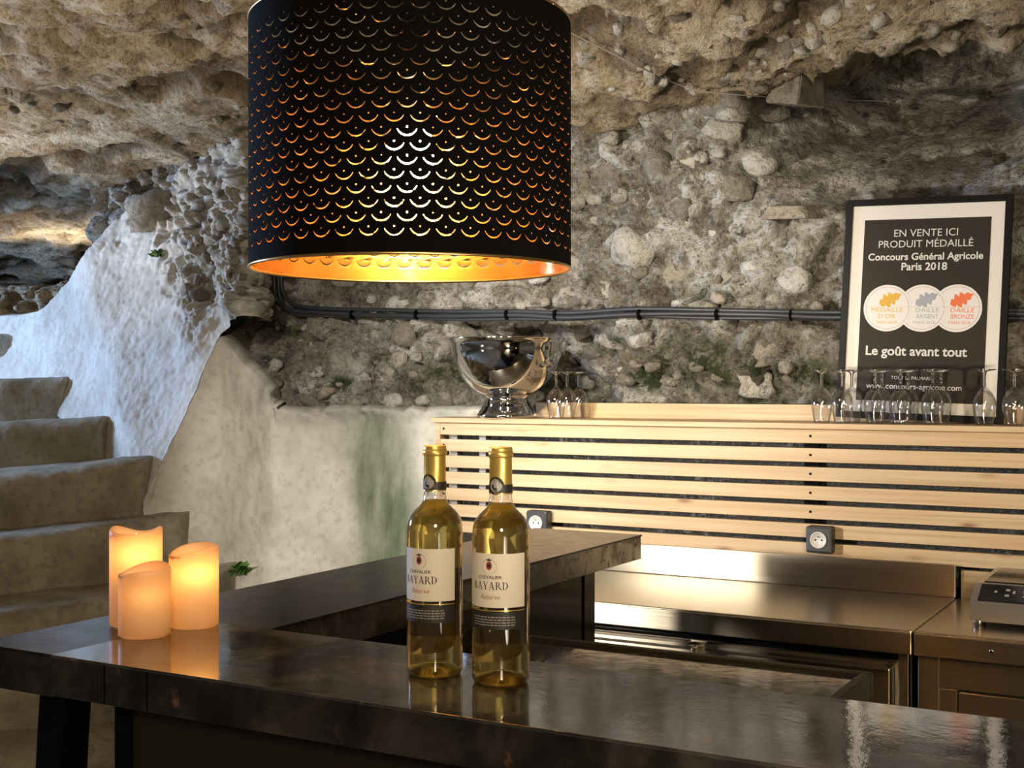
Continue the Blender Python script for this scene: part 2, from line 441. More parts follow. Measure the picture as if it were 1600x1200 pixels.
# --- rubble back wall: y(x, z), with the sloping shaft cut into its top right
def wall_y(x, z, p=None):
    y = 4.03 + .05*(z-1.4)
    k = np.exp(-(((x+.84)/.50)**2)**2)
    y = y + k*np.clip((z-2.02)/.42, 0, 1.3)*.62
    y = y - .10*sstep(-3.1, -3.7, x)*sstep(2.3, 1.3, z)
    y = y + .075*sstep(1.54, 1.46, z)*sstep(-2.55, -2.40, x) + .055*np.exp(-(((x+.81)/.36)**2)**2)*sstep(2.16, 2.06, z)
    y = y + .17*np.exp(-(((x+2.2)/.30)**2)**2)*np.exp(-(((z-1.53)/.19)**2)**2)
    return y
def rubble_disp(q, fine=True):
    wq = q + .05*np.stack([fbm(q*4, 4), fbm(q*4+9.1, 4), fbm(q*4+4.7, 4)], -1)
    f1, f2, idn = worley(wq*np.array([5.2, 5.2, 7.6]))
    g1, g2, idm = worley(wq*np.array([13., 13., 19.]))
    e = np.clip((f2-f1)/.26, 0, 1); e2 = np.clip((g2-g1)/.30, 0, 1)
    s = np.sqrt(e)*(.2+.8*idn)
    pit = sstep(.22, .50, fbm(q*7.5+31, 3))
    rid = 1-np.abs(fbm(q*np.array([11., 11., 13.])+5, 4))*1.6
    d = .062*s + .030*np.sqrt(e2)*(.2+.8*idm) + .05*fbm(q*1.6, 4) + .020*fbm(q*19, 4, .6) + .012*rid - .055*pit
    return d, np.clip(idn*.55+.45*idm, 0, 1)
xs = np.concatenate([np.arange(-4.4, -.2, .0095), np.arange(-.2, 1.7, .03)]); zs = np.concatenate([np.arange(.35, 1.3, .03), np.arange(1.3, 2.62, .0095), np.arange(2.62, 2.95, .03)])
XX, ZZ = np.meshgrid(xs, zs); x = XX.ravel(); z = ZZ.ravel()
q = np.stack([x, np.zeros_like(x), z], -1)
d, idn = rubble_disp(q)
y = wall_y(x, z)
calm = np.exp(-(((x+.84)/.58)**2)**2)*sstep(1.98, 2.12, z)
d = d*(1-.55*calm)
def wall_front(x, y, z):
    y = np.where((z < 1.46) & (x > -2.5), np.maximum(y, 3.996), y)
    return np.where((x > -1.22) & (x < -.40) & (z < 2.1), np.maximum(y, 4.012), y)
V = np.stack([x, wall_front(x, y-np.minimum(d, .10), z), z], -1)
def blob(cx, cz, rx, rz): return np.exp(-((x-cx)/rx)**2-((z-cz)/rz)**2)
moss_scar = .0*x
for px, py, r in ((1090, 570, .20), (1000, 590, .10), (1190, 600, .16), (1110, 470, .07), (650, 600, .09), (690, 590, .10), (540, 600, .06), (615, 515, .06), (465, 515, .06), (430, 510, .06),
                  (430, 565, .05), (870, 615, .10), (1250, 590, .12), (960, 540, .07)):
    dd = (px-800)/2000; Yw = 4.0/(dd*SY+CY); c = P(px, py, Yw)
    moss_scar = np.maximum(moss_scar, blob(c.x, c.z, r, r*.55))
wall = np_mesh('wall_back', V, grid_faces(len(zs), len(xs)), M['rubble'], 'structure', {'tint': idn, 'moss_scar': np.clip(moss_scar*1.5, 0, 1)})

# --- vault: z over the plan, falling to the back
def vault_z(X, Y, v, u):
    zc = 1.12-.112*(Y-3.6)
    zc = zc - .13*sstep(3.0, 4.0, v)*sstep(-3.9, -3.2, u)*(1-np.exp(-((u+.8)/.55)**2)*.25)
    zc = zc + .42*sstep(3.98, 4.18, v)*np.exp(-(((u+.70)/.55)**2)**2)
    return zc
Xc = np.concatenate([np.arange(-6.5, -2.6, .06), np.arange(-2.6, 2.2, .019), np.arange(2.2, 3.3, .06)]); Yc = np.concatenate([np.arange(-2, 1.6, .1), np.arange(1.6, 8.2, .019)])
XX, YY = np.meshgrid(Xc, Yc); X = XX.ravel(); Y = YY.ravel()
u = X*CY-Y*SY; v = X*SY+Y*CY
q = np.stack([u, v, 0*u], -1)
n1 = fbm(q*np.array([1.1, 1.6, 1])+3.1, 5, .55)
ter = np.floor(n1*3.2)+sstep(.72, 1.0, n1*3.2-np.floor(n1*3.2))
f1, f2, idn = worley((q+.05*np.stack([fbm(q*5, 3), fbm(q*5+7, 3), 0*u], -1))*np.array([5.5, 8, 1]))
g1, g2, idm = worley((q+.03*np.stack([fbm(q*9, 3), fbm(q*9+7, 3), 0*u], -1))*np.array([15, 21, 1]))
scar = sstep(.18, .34, fbm(q*np.array([2.2, 3.6, 1])+60, 4))
flat = 1-.5*sstep(3.2, 4.6, Y)*sstep(-2.2, -2.9, u)
zc = vault_z(X, Y, v, u) - .045*ter/3.2*1.6 + flat*(-.018*np.sqrt(np.clip((f2-f1)/.2, 0, 1))*idn - .012*idm*np.clip((g2-g1)/.2, 0, 1) + .018*fbm(q*5, 4) + .014*fbm(q*22, 4)) + .05*scar
V = np.stack([u, v, CAM_Z+zc], -1)
np_mesh('ceiling', V, grid_faces(len(Yc), len(Xc)), M['vault'], 'structure', {'tint': idn, 'moss_scar': scar})

# --- far rock face beyond the stairs, with a deep dark cleft
ss = np.arange(-3.6, -.2, .02); hh = np.arange(-.5, 1.5, .016)
XX, HH = np.meshgrid(ss, hh); X = XX.ravel(); Hh = HH.ravel()
q = np.stack([X, 0*X+5, Hh], -1); d, idn = rubble_disp(q)
cl = np.exp(-(((Hh-.72-.06*fbm(q*2, 3))/.13)**2)**2)
Yf = 7.2 + 1.1*cl*sstep(-1.35, -1.9, X) - 2.2*d
wv = np.stack([X*CY-Yf*SY, X*SY+Yf*CY, CAM_Z+Hh], -1)
np_mesh('wall_far', wv, grid_faces(len(hh), len(ss)), M['vault'], 'structure', {'tint': idn, 'moss_scar': 0*X})

# --- lofted plaster walls beside the stairs
def loft(cols, nr, nc, rough_fn, amp, mat, name, fold=None, moss_fn=None, floor_to=None, carve=()):
    K = len(cols)
    T = np.array([P(*c[0])[:] for c in cols]); B = np.array([P(*c[1])[:] for c in cols])
    if floor_to is not None: B[:, 2] = floor_to
    def cr(A, s):
        i = np.clip(np.floor(s).astype(int), 0, K-2); t = (s-i)[:, None]
        p0, p1, p2, p3 = A[np.maximum(i-1, 0)], A[i], A[i+1], A[np.minimum(i+2, K-1)]
        sm = .5*((2*p1)+(p2-p0)*t+(2*p0-5*p1+4*p2-p3)*t*t+(3*p1-p0-3*p2+p3)*t**3)
        return .5*sm+.5*(p1*(1-t)+p2*t)
    s = np.linspace(0, K-1, nc); t = np.linspace(0, 1, nr)
    Ts, Bs = cr(T, s), cr(B, s)
    G = Ts[None]*(1-t)[:, None, None]+Bs[None]*t[:, None, None]
    du = np.gradient(G, axis=1); dv = np.gradient(G, axis=0)
    N = np.cross(dv, du); N /= np.linalg.norm(N, axis=2)[..., None]+1e-9
    camp = np.array([0, 0, CAM_Z]); N = np.where((N*(camp-G)).sum(2)[..., None] < 0, -N, N)
    Gf = G.reshape(-1, 3); SS, TT = np.meshgrid(s, t); SS = SS.ravel(); TT = TT.ravel()
    rgh = rough_fn(SS, TT)
    d1, idn = rubble_disp(Gf)
    dd = amp*(fbm(Gf*3.0, 3)*.6+.20*fbm(Gf*14, 4)) + rgh*d1*1.0 + (1-rgh)*.0028*fbm(Gf*38, 3)
    for c_, r_, dp in carve: dd = dd - dp*np.exp(-(((Gf-np.array(c_[:]))**2).sum(1)/r_**2))
    V = Gf + N.reshape(-1, 3)*dd[:, None]
    V = V.reshape(nr, nc, 3)
    if fold:
        back = V[0] + np.array([-SY*fold, CY*fold, 0.0]) + np.array([0, 0, -.02])
        mid = V[0] + np.array([-SY*fold*.3, CY*fold*.3, 0.015])
        V = np.concatenate([back[None], mid[None], V], 0); nr += 2
        def ex(a): a = a.reshape(-1, nc); return np.concatenate([a[:1], a[:1], a], 0).ravel()
        rgh, idn = ex(rgh), ex(idn); SS, TT = ex(SS), ex(TT)
    Vf = V.reshape(-1, 3)
    ms = moss_fn(SS, TT, Vf) if moss_fn else 0*SS
    return np_mesh(name, Vf, grid_faces(nr, nc), mat, 'structure', {'rough': np.clip(rgh, 0, 1), 'tint': idn, 'moss_scar': ms})
W1 = [((-170, 505, 6.3), (-170, 620, 6.1)), ((0, 495, 5.9), (30, 610, 5.6)), ((60, 486, 5.7), (100, 660, 5.25)), ((108, 440, 5.6), (165, 740, 4.95)),
      ((134, 398, 5.5), (224, 800, 4.6)), ((188, 340, 5.52), (258, 712, 4.68)), ((270, 298, 5.40), (300, 622, 4.73)), ((322, 243, 5.16), (345, 522, 4.79)),
      ((388, 200, 4.86), (384, 498, 4.76)), ((410, 190, 5.15), (396, 500, 4.95)), ((440, 180, 5.6), (412, 505, 5.45))]
loft(W1, 170, 340, lambda s, t: np.clip(sstep(5.6, 6.9, s+.5*(1-t))*sstep(.98, .72, t*(1-.3*sstep(7, 8, s)))+.20*sstep(.22, .0, t)*sstep(3.3, 4.5, s), 0, 1), .016, M['plaster'], 'wall_left', fold=.35, carve=[(P(302, 458, 4.85), .075, .16), (P(285, 345, 5.15), .05, .10)])
W2 = [((224, 782, 4.60), (224, 1250, 4.3)), ((258, 712, 4.68), (258, 1250, 4.35)), ((300, 622, 4.74), (300, 1250, 4.414)), ((345, 525, 4.80), (345, 1250, 4.486)),
      ((392, 590, 4.88), (392, 1250, 4.56)), ((432, 642, 4.95), (425, 1250, 4.617)), ((540, 640, 4.84), (530, 1250, 4.56)), ((640, 641, 4.70), (630, 1250, 4.50)),
      ((760, 641, 4.60), (760, 1250, 4.46))]
def green(s, t, V):
    c0 = P(592, 640, 4.75); c1 = P(570, 900, 4.5)
    k = np.clip((c0.z-V[:, 2])/(c0.z-c1.z), 0, 1); cx = c0.x+(c1.x-c0.x)*k
    wob = .04*fbm(V*np.array([5, 5, 2]), 3)
    m = sstep(.20, .08, np.abs(V[:, 0]+wob-cx))*1.0
    e = np.exp(-((V[:, 0]-P(690, 780, 4.6).x)/.05)**2)*.6
    low = .45*sstep(.45, .62, t)*(fbm(V*4, 3) > 0)
    return np.clip(np.maximum(np.maximum(m, e), low*.4), 0, 1)
loft(W2, 120, 170, lambda s, t: np.clip(.5*sstep(.05, 0, t)*sstep(3.2, 4.4, s), 0, 1), .022, M['plaster'], 'wall_left_plaster', fold=.5, moss_fn=green, floor_to=0.0)

# --- stones of the rubble, each a piece of the wall
def rock_mesh(i):
    bm = bmesh.new(); bmesh.ops.create_icosphere(bm, subdivisions=2, radius=1)
    V = np.array([v.co[:] for v in bm.verts]); k = .28*fbm(V*1.1+11.3*i, 2)+.20*fbm(V*2.4+5.1*i, 3)
    for v, q_ in zip(bm.verts, k):
        c = v.co.copy(); c = Vector([max(-.80, min(.80, a)) for a in c]); v.co = c*(1+q_)
    me = bpy.data.meshes.new('stone'); bm.to_mesh(me); bm.free(); me.materials.append(M['stone'])
    me.polygons.foreach_set('use_smooth', [True]*len(me.polygons)); return me
rocks = [rock_mesh(i) for i in range(14)]
pr = random.Random(5); placed = []
tries = 0
while len(placed) < 270 and tries < 9000:
    tries += 1
    sx, sz = pr.uniform(-3.95, -.35), pr.uniform(1.40, 2.50)
    big = pr.random()
    r = .022+.060*big**2.0
    if abs(sx+.84) < .52 and sz > 1.98: continue
    if abs(sx+.83) < .33 and sz < 2.1 or sz < 1.47 and sx > -2.5: continue
    if any((sx-a)**2+((sz-b)*1.25)**2 < ((r+c)*1.02)**2 for a, b, c in placed): continue
    placed.append((sx, sz, r))
pa = np.array(placed); qq = np.stack([pa[:, 0], 0*pa[:, 0], pa[:, 1]], -1)
dq, _ = rubble_disp(qq); yq = wall_front(pa[:, 0], wall_y(pa[:, 0], pa[:, 1])-np.minimum(dq, .10), pa[:, 1])
for (sx, sz, r), yy in zip(placed, yq):
    o = bpy.data.objects.new('stone', pr.choice(rocks)); COL.objects.link(o); o.parent = wall
    o.location = (sx, yy+r*.45, sz); o.rotation_euler = (pr.uniform(-.3, .3), pr.uniform(-.5, .5), pr.uniform(-.5, .5))
    o.scale = (r*pr.uniform(1.0, 1.5), r*pr.uniform(.65, .9), r*pr.uniform(.75, 1.05))
# pebbles of the vault and of the broken corner beside the stairs, found by dropping sight lines on the rock
from mathutils.bvhtree import BVHTree
def bvh_of(o):
    n_ = len(o.data.vertices); A = np.empty(n_*3, np.float32); o.data.vertices.foreach_get('co', A)
    F = np.empty(len(o.data.loops), np.int32); o.data.loops.foreach_get('vertex_index', F)
    return BVHTree.FromPolygons(A.reshape(-1, 3).tolist(), F.reshape(-1, 4).tolist())
trees = [(o, bvh_of(o)) for o in (wall, bpy.data.objects['ceiling'], bpy.data.objects['wall_left'])]
def hit(px, py, off=0., want=None):
    d = (P(px, py, 1.)-Vector((0, 0, CAM_Z))).normalized(); best = None
    for o, t in trees:
        l_, n_, _, dist = t.ray_cast(Vector((0, 0, CAM_Z)), d)
        if l_ is not None and (best is None or dist < best[1]): best = (l_, dist, n_, o)
    if want is not None: return best
    return best[0]-d*off
vp = []
for x0, x1, y0, y1, cnt, r0, r1 in ((900, 1500, 5, 140, 70, .012, .042), (290, 385, 240, 470, 44, .016, .045), (20, 390, 130, 210, 14, .02, .05)):
    for k in range(cnt):
        for _ in range(20):
            a, b = pr.uniform(x0, x1), pr.uniform(y0, y1)
            if y0 == 240 and b < 560-a*.85: continue
            if all((a-q[0])**2+((b-q[1])*1.3)**2 > (q[2]*430)**2 for q in vp): break
        h_ = hit(a, b, want=1)
        if h_ is None: continue
        r = pr.uniform(r0, r1)*pr.uniform(.6, 1); vp.append((a, b, r))
        o = bpy.data.objects.new('stone', pr.choice(rocks)); COL.objects.link(o); o.parent = h_[3]
        o.location = h_[0]-h_[2]*(r*.35 if h_[2].dot(h_[0]-Vector((0, 0, CAM_Z))) < 0 else -r*.35)
        o.rotation_euler = (pr.uniform(-.5, .5), pr.uniform(-.5, .5), pr.uniform(0, 3)); o.scale = (r*pr.uniform(1, 1.5), r*pr.uniform(.7, 1), r*pr.uniform(.6, .9))
h_ = hit(238, 330, want=1)
o = bpy.data.objects.new('boulder', rocks[5]); COL.objects.link(o); o.parent = h_[3]; o.location = h_[0]; o.scale = (.13, .10, .095); o.rotation_euler = (.2, -.3, YAW)
# a squared block at the left cheek of the shaft and the white stone below it
bm = bmesh.new(); bm_box(bm, (-1, -1, -1), (1, 1, 1), .16)
for v_ in bm.verts: v_.co *= 1+.12*math.sin(v_.co.x*3.1+v_.co.z*2.3)+.06*math.sin(v_.co.y*5+v_.co.z*4)
block = bpy.data.meshes.new('stone'); bm.to_mesh(block); bm.free(); block.materials.append(M['stone'])
for px, py, rx, rz, dy, rot, me_ in ((1236, 128, .060, .060, .04, .25, block), (1135, 163, .105, .050, -.02, .1, rocks[8]), (1240, 330, .085, .022, .0, .08, block), (1150, 178, .05, .03, -.03, .2, rocks[4])):
    dd = (px-800)/2000; c = P(px, py, 4.0/(dd*SY+CY))
    o = bpy.data.objects.new('stone', me_); COL.objects.link(o); o.parent = wall
    o.location = (c.x, c.y+.02+dy, c.z); o.scale = (rx, .07, rz); o.rotation_euler = (.1, rot, -.3)

# --- worn stone staircase
stairs = thing('stone_staircase', P(0, 1000, 4.2).xy.to_3d(), 'worn stone and mortar staircase climbing between the plaster wall and the cave', 'stairs')
noses = [((-170, 532, 5.95), (36, 520, 5.75)), ((-170, 606, 5.45), (92, 590, 5.30)), ((-170, 676, 5.0), (150, 654, 4.93)), ((-170, 760, 4.55), (212, 720, 4.58)),
         ((-170, 866, 4.12), (268, 806, 4.50)), ((-170, 984, 3.78), (316, 908, 4.30)), ((-170, 1078, 3.62), (345, 1046, 4.15)), ((-170, 1176, 3.46), (370, 1160, 3.95)), ((-170, 1290, 3.2), (400, 1280, 3.25))]
for i, (L, R) in enumerate(noses):
    a, b = np.array(P(*L)[:]), np.array(P(*R)[:]); nseg = 40
    bk = np.array([-SY, CY, 0]); rt = np.array([CY, SY, 0])
    prof = [(.75, .02), (.5, .015), (.28, .010), (.14, .007), (.06, .002), (.025, -.010), (.010, -.026), (.004, -.050), (.006, -.09), (.012, -.13), (.015, -.17), (.018, -.22), (.02, -.32)]
    ends = [(.012, .012), (.020, .035), (.028, .10), (.03, .25), (.03, .6)]
    G = []
    for (pb, ph) in prof:
        for k in range(nseg+1):
            t = k/nseg
            G.append(a*(1-t)+b*t + bk*(pb-.045*math.sin(PI*t)) + np.array([0, 0, ph]))
        for (er, ed) in ends: G.append(b+rt*er+bk*max(pb, ed)+np.array([0, 0, ph]))
    G = np.array(G); nn = fbm(G*3+i*3.3, 3)*.014 + fbm(G*16, 3)*.005
    G[:, 2] += nn*.7; G[:, 0] += SY*nn; G[:, 1] -= CY*nn
    o = np_mesh('step', G-np.array(stairs.location), grid_faces(len(prof), nseg+1+len(ends)), M['step'], parent=stairs)

# ================================================================== BAR
TOP = 1.10
def counter_top(parent, x0, x1, y0, y1, th=.055):
    return None
# front bar (origin of local coords = world)
fb = thing('bar_counter', (-.2, 1.39, 0), 'long front bar counter with waxed steel top carrying bottles and candles', 'bar counter')
def loc_of(p): return Vector(p)
def L(o, a, b): return (Vector(a)-o.location, Vector(b)-o.location)
def lbox(name, o, a, b, mat, bev=.002, parent=None):
    a2, b2 = L(o, a, b); return box(name, a2, b2, mat, parent or o, bev)
lbox('counter_top', fb, (-1.449, 1.244, TOP-.004), (1.35, 1.542, TOP), M['bar'], .0012)
lbox('edge_band', fb, (-1.447, 1.2465, TOP-.058), (1.35, 1.262, TOP-.0035), M['bar_edge'], .001)
lbox('edge_band', fb, (-1.29, 1.522, TOP-.058), (1.35, 1.5395, TOP-.0035), M['bar_edge'], .001)
lbox('substructure', fb, (-1.44, 1.262, TOP-.05), (1.35, 1.522, TOP-.004), M['black'], 0)
lbox('front_panel', fb, (-1.372, 1.325, 0.0), (1.35, 1.345, TOP-.05), M['panel_dark'], .001)
lbox('post', fb, (-1.402, 1.318, 0.0), (-1.372, 1.37, TOP-.05), M['black'], .002)
lbox('plinth', fb, (-1.36, 1.335, 0.0), (1.35, 1.50, .08), M['black'], .001)
for k, jx in enumerate((-1.345, -1.265, -.35)):
    lbox('edge_joint', fb, (jx, 1.2457, TOP-.057), (jx+.0016, 1.248, TOP-.005), M['black'], 0)
# side arm
sa = thing('bar_counter', (-1.46, 2.2, 0), 'narrow side arm of the bar running back towards the slatted panel', 'bar counter')
bm = bmesh.new()
out = [(-1.615, 1.250), (-1.4515, 1.250), (-1.4515, 1.5445), (-1.308, 1.5445), (-1.308, 2.98), (-1.615, 2.98)]
vs = [bm.verts.new((a-sa.location.x, b-sa.location.y, TOP-.005)) for a, b in out]
f = bm.faces.new(vs); r = bmesh.ops.extrude_face_region(bm, geom=[f])
bmesh.ops.translate(bm, verts=[g for g in r['geom'] if isinstance(g, bmesh.types.BMVert)], vec=(0, 0, .004))
from_bm('counter_top', bm, M['bar_arm'], sa)
lbox('edge_band', sa, (-1.326, 1.5445, TOP-.062), (-1.310, 2.978, TOP-.005), M['bar_edge'], .001)
lbox('edge_band', sa, (-1.613, 1.252, TOP-.062), (-1.600, 2.978, TOP-.005), M['bar_edge'], .001)
lbox('edge_band', sa, (-1.600, 2.962, TOP-.062), (-1.326, 2.978, TOP-.005), M['bar_edge'], .001)
lbox('edge_band', sa, (-1.600, 1.252, TOP-.062), (-1.4515, 1.266, TOP-.005), M['bar_edge'], .001)
lbox('substructure', sa, (-1.598, 1.56, TOP-.05), (-1.328, 2.96, TOP-.006), M['black'], 0)
lbox('side_panel', sa, (-1.350, 1.56, 0), (-1.332, 2.70, TOP-.05), M['black'], .001)
lbox('leg', sa, (-1.385, 2.69, 0), (-1.328, 2.75, TOP-.05), M['black'], .003)
lbox('leg', sa, (-1.56, 2.69, 0), (-1.50, 2.75, TOP-.05), M['black'], .003)
# bowed black leg below the outer corner
lx, ly = -1.485, 1.305
lv, lf = [], []
for i in range(13):
    zz = (TOP-.05)*i/12; bow = -.022*math.sin(PI*min(1, (TOP-zz)/.7))
    for dx, dy in ((-.026, -.02), (.026, -.02), (.026, .03), (-.026, .03)):
        lv.append((lx+dx+bow-sa.location.x, ly+dy-sa.location.y, zz))
for i in range(12):
    for k in range(4): lf.append((i*4+k, i*4+(k+1) % 4, i*4+4+(k+1) % 4, i*4+4+k))
lf += [(3, 2, 1, 0), (48, 49, 50, 51)]
mk('leg', lv, lf, M['black'], sa)
# low cabinet behind the front bar, mirror-bright top with a raised rim
ub = thing('under_bar_cabinet', (-.92, 1.86, 0), 'low dark cabinet with mirror bright top tucked behind the front bar', 'cabinet')
lbox('body', ub, (-1.30, 1.56, 0), (-.545, 2.14, .962), M['panel_dark'], .003)
lbox('cabinet_top', ub, (-1.32, 1.55, .962), (-.548, 2.15, .990), M['bar'], .002)
lbox('rim', ub, (-1.32, 2.15, .955), (-.53, 2.166, .997), M['panel_dark'], .002)
lbox('rim', ub, (-.548, 1.55, .955), (-.53, 2.15, .997), M['panel_dark'], .002)

# ================================================================== STEEL UNITS
CT = .88
fr = thing('refrigerated_counter', (-1.6, 3.47, 0), 'brushed steel refrigerated counter with upstand and drawers below the wooden slats', 'counter')
def worktop(o, x0, x1, nm='worktop'):
    bm = bmesh.new()
    def bb(a, b, bev): a2, b2 = L(o, a, b); bm_box(bm, a2, b2, bev)
    bb((x0, 3.184, CT-.056), (x1, 3.74, CT), .005)
    lbox('front_lip', o, (x0+.001, 3.178, CT-.058), (x1-.001, 3.186, CT-.004), M['steel'], .002)
    return from_bm(nm, bm, M['steel_top'], o)
worktop(fr, -2.42, -.685)
lbox('backsplash', fr, (-2.42, 3.735, CT), (-.685, 3.752, .972), M['steel'], .003)
lbox('body', fr, (-2.41, 3.26, .12), (-.70, 3.735, CT-.058), M['steel'], .003)
lbox('stile', fr, (-.725, 3.215, .12), (-.70, 3.262, CT-.06), M['steel'], .002)
for x0, x1 in ((-2.36, -1.845), (-1.81, -1.265), (-1.225, -.745)):
    d_ = lbox('door', fr, (x0, 3.215, .16), (x1, 3.258, CT-.105), M['steel'], .004)
    # channel handle: a folded lip along the top of the door
    pr_ = [(3.215, CT-.105), (3.196, CT-.105), (3.190, CT-.098), (3.190, CT-.090), (3.196, CT-.084), (3.215, CT-.0835), (3.215, CT-.087), (3.198, CT-.0885), (3.196, CT-.097), (3.215, CT-.100)]
    hv, hf = [], []
    for xx in (x0+.004, x1-.004):
        for (yy, zz) in pr_: hv.append((xx-fr.location.x, yy-fr.location.y, zz))
    m_ = len(pr_)
    for k in range(m_): hf.append((k, (k+1) % m_, m_+(k+1) % m_, m_+k))
    hf += [tuple(range(m_)), tuple(range(2*m_-1, m_-1, -1))]
    h_ = mk('handle', hv, hf, M['steel'], d_)
lbox('recess_shade', fr, (-2.41, 3.235, CT-.085), (-.73, 3.262, CT-.058), M['black'], 0)  # black strip put in for the shaded gap below the worktop
for lx_, ly_ in ((-2.35, 3.30), (-.76, 3.30), (-2.35, 3.68), (-.76, 3.68)):
    lathe('leg', [(0, 0), (.022, 0), (.022, .01), (.016, .02), (.016, .12), (0, .12)], M['polished'], fr, 16, loc=Vector((lx_, ly_, 0))-fr.location)
cu = thing('steel_cupboard', (-.2, 3.47, 0), 'steel cupboard unit under the induction hob, beside the refrigerated counter', 'cupboard')
worktop(cu, -.681, .6)
lbox('upright', cu, (-.675, 3.20, .1), (-.625, 3.24, CT-.06), M['steel'], .002)
lbox('rail', cu, (-.625, 3.205, CT-.135), (.59, 3.235, CT-.064), M['steel'], .002)
lbox('stile', cu, (-.625, 3.21, .14), (-.585, 3.235, CT-.137), M['steel'], .002)
lbox('door', cu, (-.583, 3.216, .14), (.1, 3.24, CT-.142), M['steel'], .004)
lbox('body', cu, (-.67, 3.245, .1), (.59, 3.735, CT-.06), M['steel'], .002)
lbox('base_frame', cu, (-.675, 3.205, .0), (.59, 3.72, .1), M['black'], .002)
lathe('screw_cap', [(0, .004), (.005, .0035), (.007, .0)], M['polished'], cu, 16, loc=Vector((-.50, 3.1795, CT-.03))-cu.location).rotation_euler = (PI/2, 0, 0)

# induction hob
hb = thing('induction_hob', (-.405, 3.5, CT), 'portable induction hob in a steel case with black sloping control strip', 'hob')
bm = bmesh.new()
x0, x1 = -.17, .17
prof = [(-.185, .014), (-.185, .062), (-.105, .098), (.205, .098), (.205, .014)]
A = [bm.verts.new((x0, a, b)) for a, b in prof]; B = [bm.verts.new((x1, a, b)) for a, b in prof]
bm.faces.new(A); bm.faces.new(B[::-1])
for i in range(5): bm.faces.new((A[i], B[i], B[(i+1) % 5], A[(i+1) % 5]))
bmesh.ops.bevel(bm, geom=list(bm.edges), offset=.004, segments=2, affect='EDGES')
from_bm('case', bm, plain('satin_steel', (.66, .64, .60), .30, 1.), hb)
def slope(a, t, lift): # point on the control slope
    return (a, -.185+.08*t, .062+.036*t+lift)
def quad_slab(name, o, pts, th, mat, nrm):
    n_ = Vector(nrm)*th; vs = [Vector(p) for p in pts]+[Vector(p)+n_ for p in pts]
    return mk(name, vs, [(3, 2, 1, 0), (4, 5, 6, 7), (0, 1, 5, 4), (1, 2, 6, 5), (2, 3, 7, 6), (3, 0, 4, 7)], mat, o)
sn = Vector((0, -.036, .08)).normalized()
cp = quad_slab('control_strip', hb, [slope(-.152, .1, .0), slope(.152, .1, .0), slope(.152, .93, .0), slope(-.152, .93, .0)], .0022, M['hob_glass'], sn)
quad_slab('hob_glass', hb, [(-.15, -.085, .097), (.15, -.085, .097), (.15, .185, .097), (-.15, .185, .097)], .004, M['hob_glass'], (0, 0, 1))
for (sx_, t0, sw, th_) in ((-.092, .34, .010, .10), (-.092, .62, .010, .10), (-.075, .50, .006, .14), (-.118, .5, .007, .1), (-.05, .36, .03, .05)):
    quad_slab('symbol', cp, [slope(sx_, t0, .0019), slope(sx_+sw, t0, .0019), slope(sx_+sw, t0+th_, .0019), slope(sx_, t0+th_, .0019)], .0009, M['ink_grey'], sn)
quad_slab('display', cp, [slope(-.052, .52, .0019), slope(-.012, .52, .0019), slope(-.012, .80, .0019), slope(-.052, .80, .0019)], .0009, M['ink_red'], sn)
for ax, ay in ((-.150, -.165), (.150, -.165), (-.150, .18), (.150, .18)):
    lathe('foot', [(0, 0), (.016, 0), (.016, .012), (.018, .016), (0, .016)], M['polished'], hb, 20, loc=(ax, ay, 0))

# ================================================================== SLATTED PANEL AND SHELF
PX0, PX1, PY = -2.435, .75, 3.76
sp = thing('slatted_panel', (-.9, 3.78, .965), 'pine panel of seven horizontal slats behind the steel counter', 'slat panel')
for k in range(7):
    z0 = .965+.0564*k
    lbox('slat', sp, (PX0+.02, PY, z0), (PX1, PY+.02, z0+.0415), M['pine'], .0015)
lbox('end_post', sp, (PX0, PY-.001, .90), (PX0+.02, PY+.06, 1.345), M['pine'], .0015)
for bx in (-2.385, -2.27):
    lbox('batten', sp, (bx, PY+.022, .93), (bx+.026, PY+.045, 1.343), M['grey_batten'], .001)
for bx in (-1.13, -.2, .6):
    lbox('batten', sp, (bx, PY+.0205, .93), (bx+.045, PY+.042, 1.343), M['black'], .001)
lbox('backing_sheet', sp, (-2.40, PY+.05, .90), (PX1, PY+.056, 1.343), M['membrane'], 0)
scr = []
for k in range(7):
    for sx_ in (PX0+.035, -1.105, -.18):
        scr.append(((sx_-.0035, PY-.0012, .983+.0564*k), (sx_+.0035, PY+.001, .990+.0564*k)))
scm = None
for a, b in scr:
    c_ = (Vector(a)+Vector(b))/2-sp.location
    if scm is None: so = box('screw', Vector(a)-(Vector(a)+Vector(b))/2, Vector(b)-(Vector(a)+Vector(b))/2, M['black'], sp, 0); scm = so
    else: so = scm.copy(); COL.objects.link(so); so.parent = sp
    so.location = c_
lbox('lower_board', sp, (-.675, PY+.002, .86), (PX1, PY+.018, .955), M['pine'], .001)
SH = 1.363
sh = thing('shelf', (-.9, 3.88, SH), 'pine shelf topping the slatted panel, carrying glasses, bowl and poster', 'shelf')
lbox('shelf_board', sh, (PX0-.012, PY-.012, SH-.017), (PX1, 4.00, SH), M['pine'], .002)
lbox('back_board', sh, (-2.15, 3.972, SH+.0002), (PX1, 3.99, SH+.052), M['pine'], .0015)

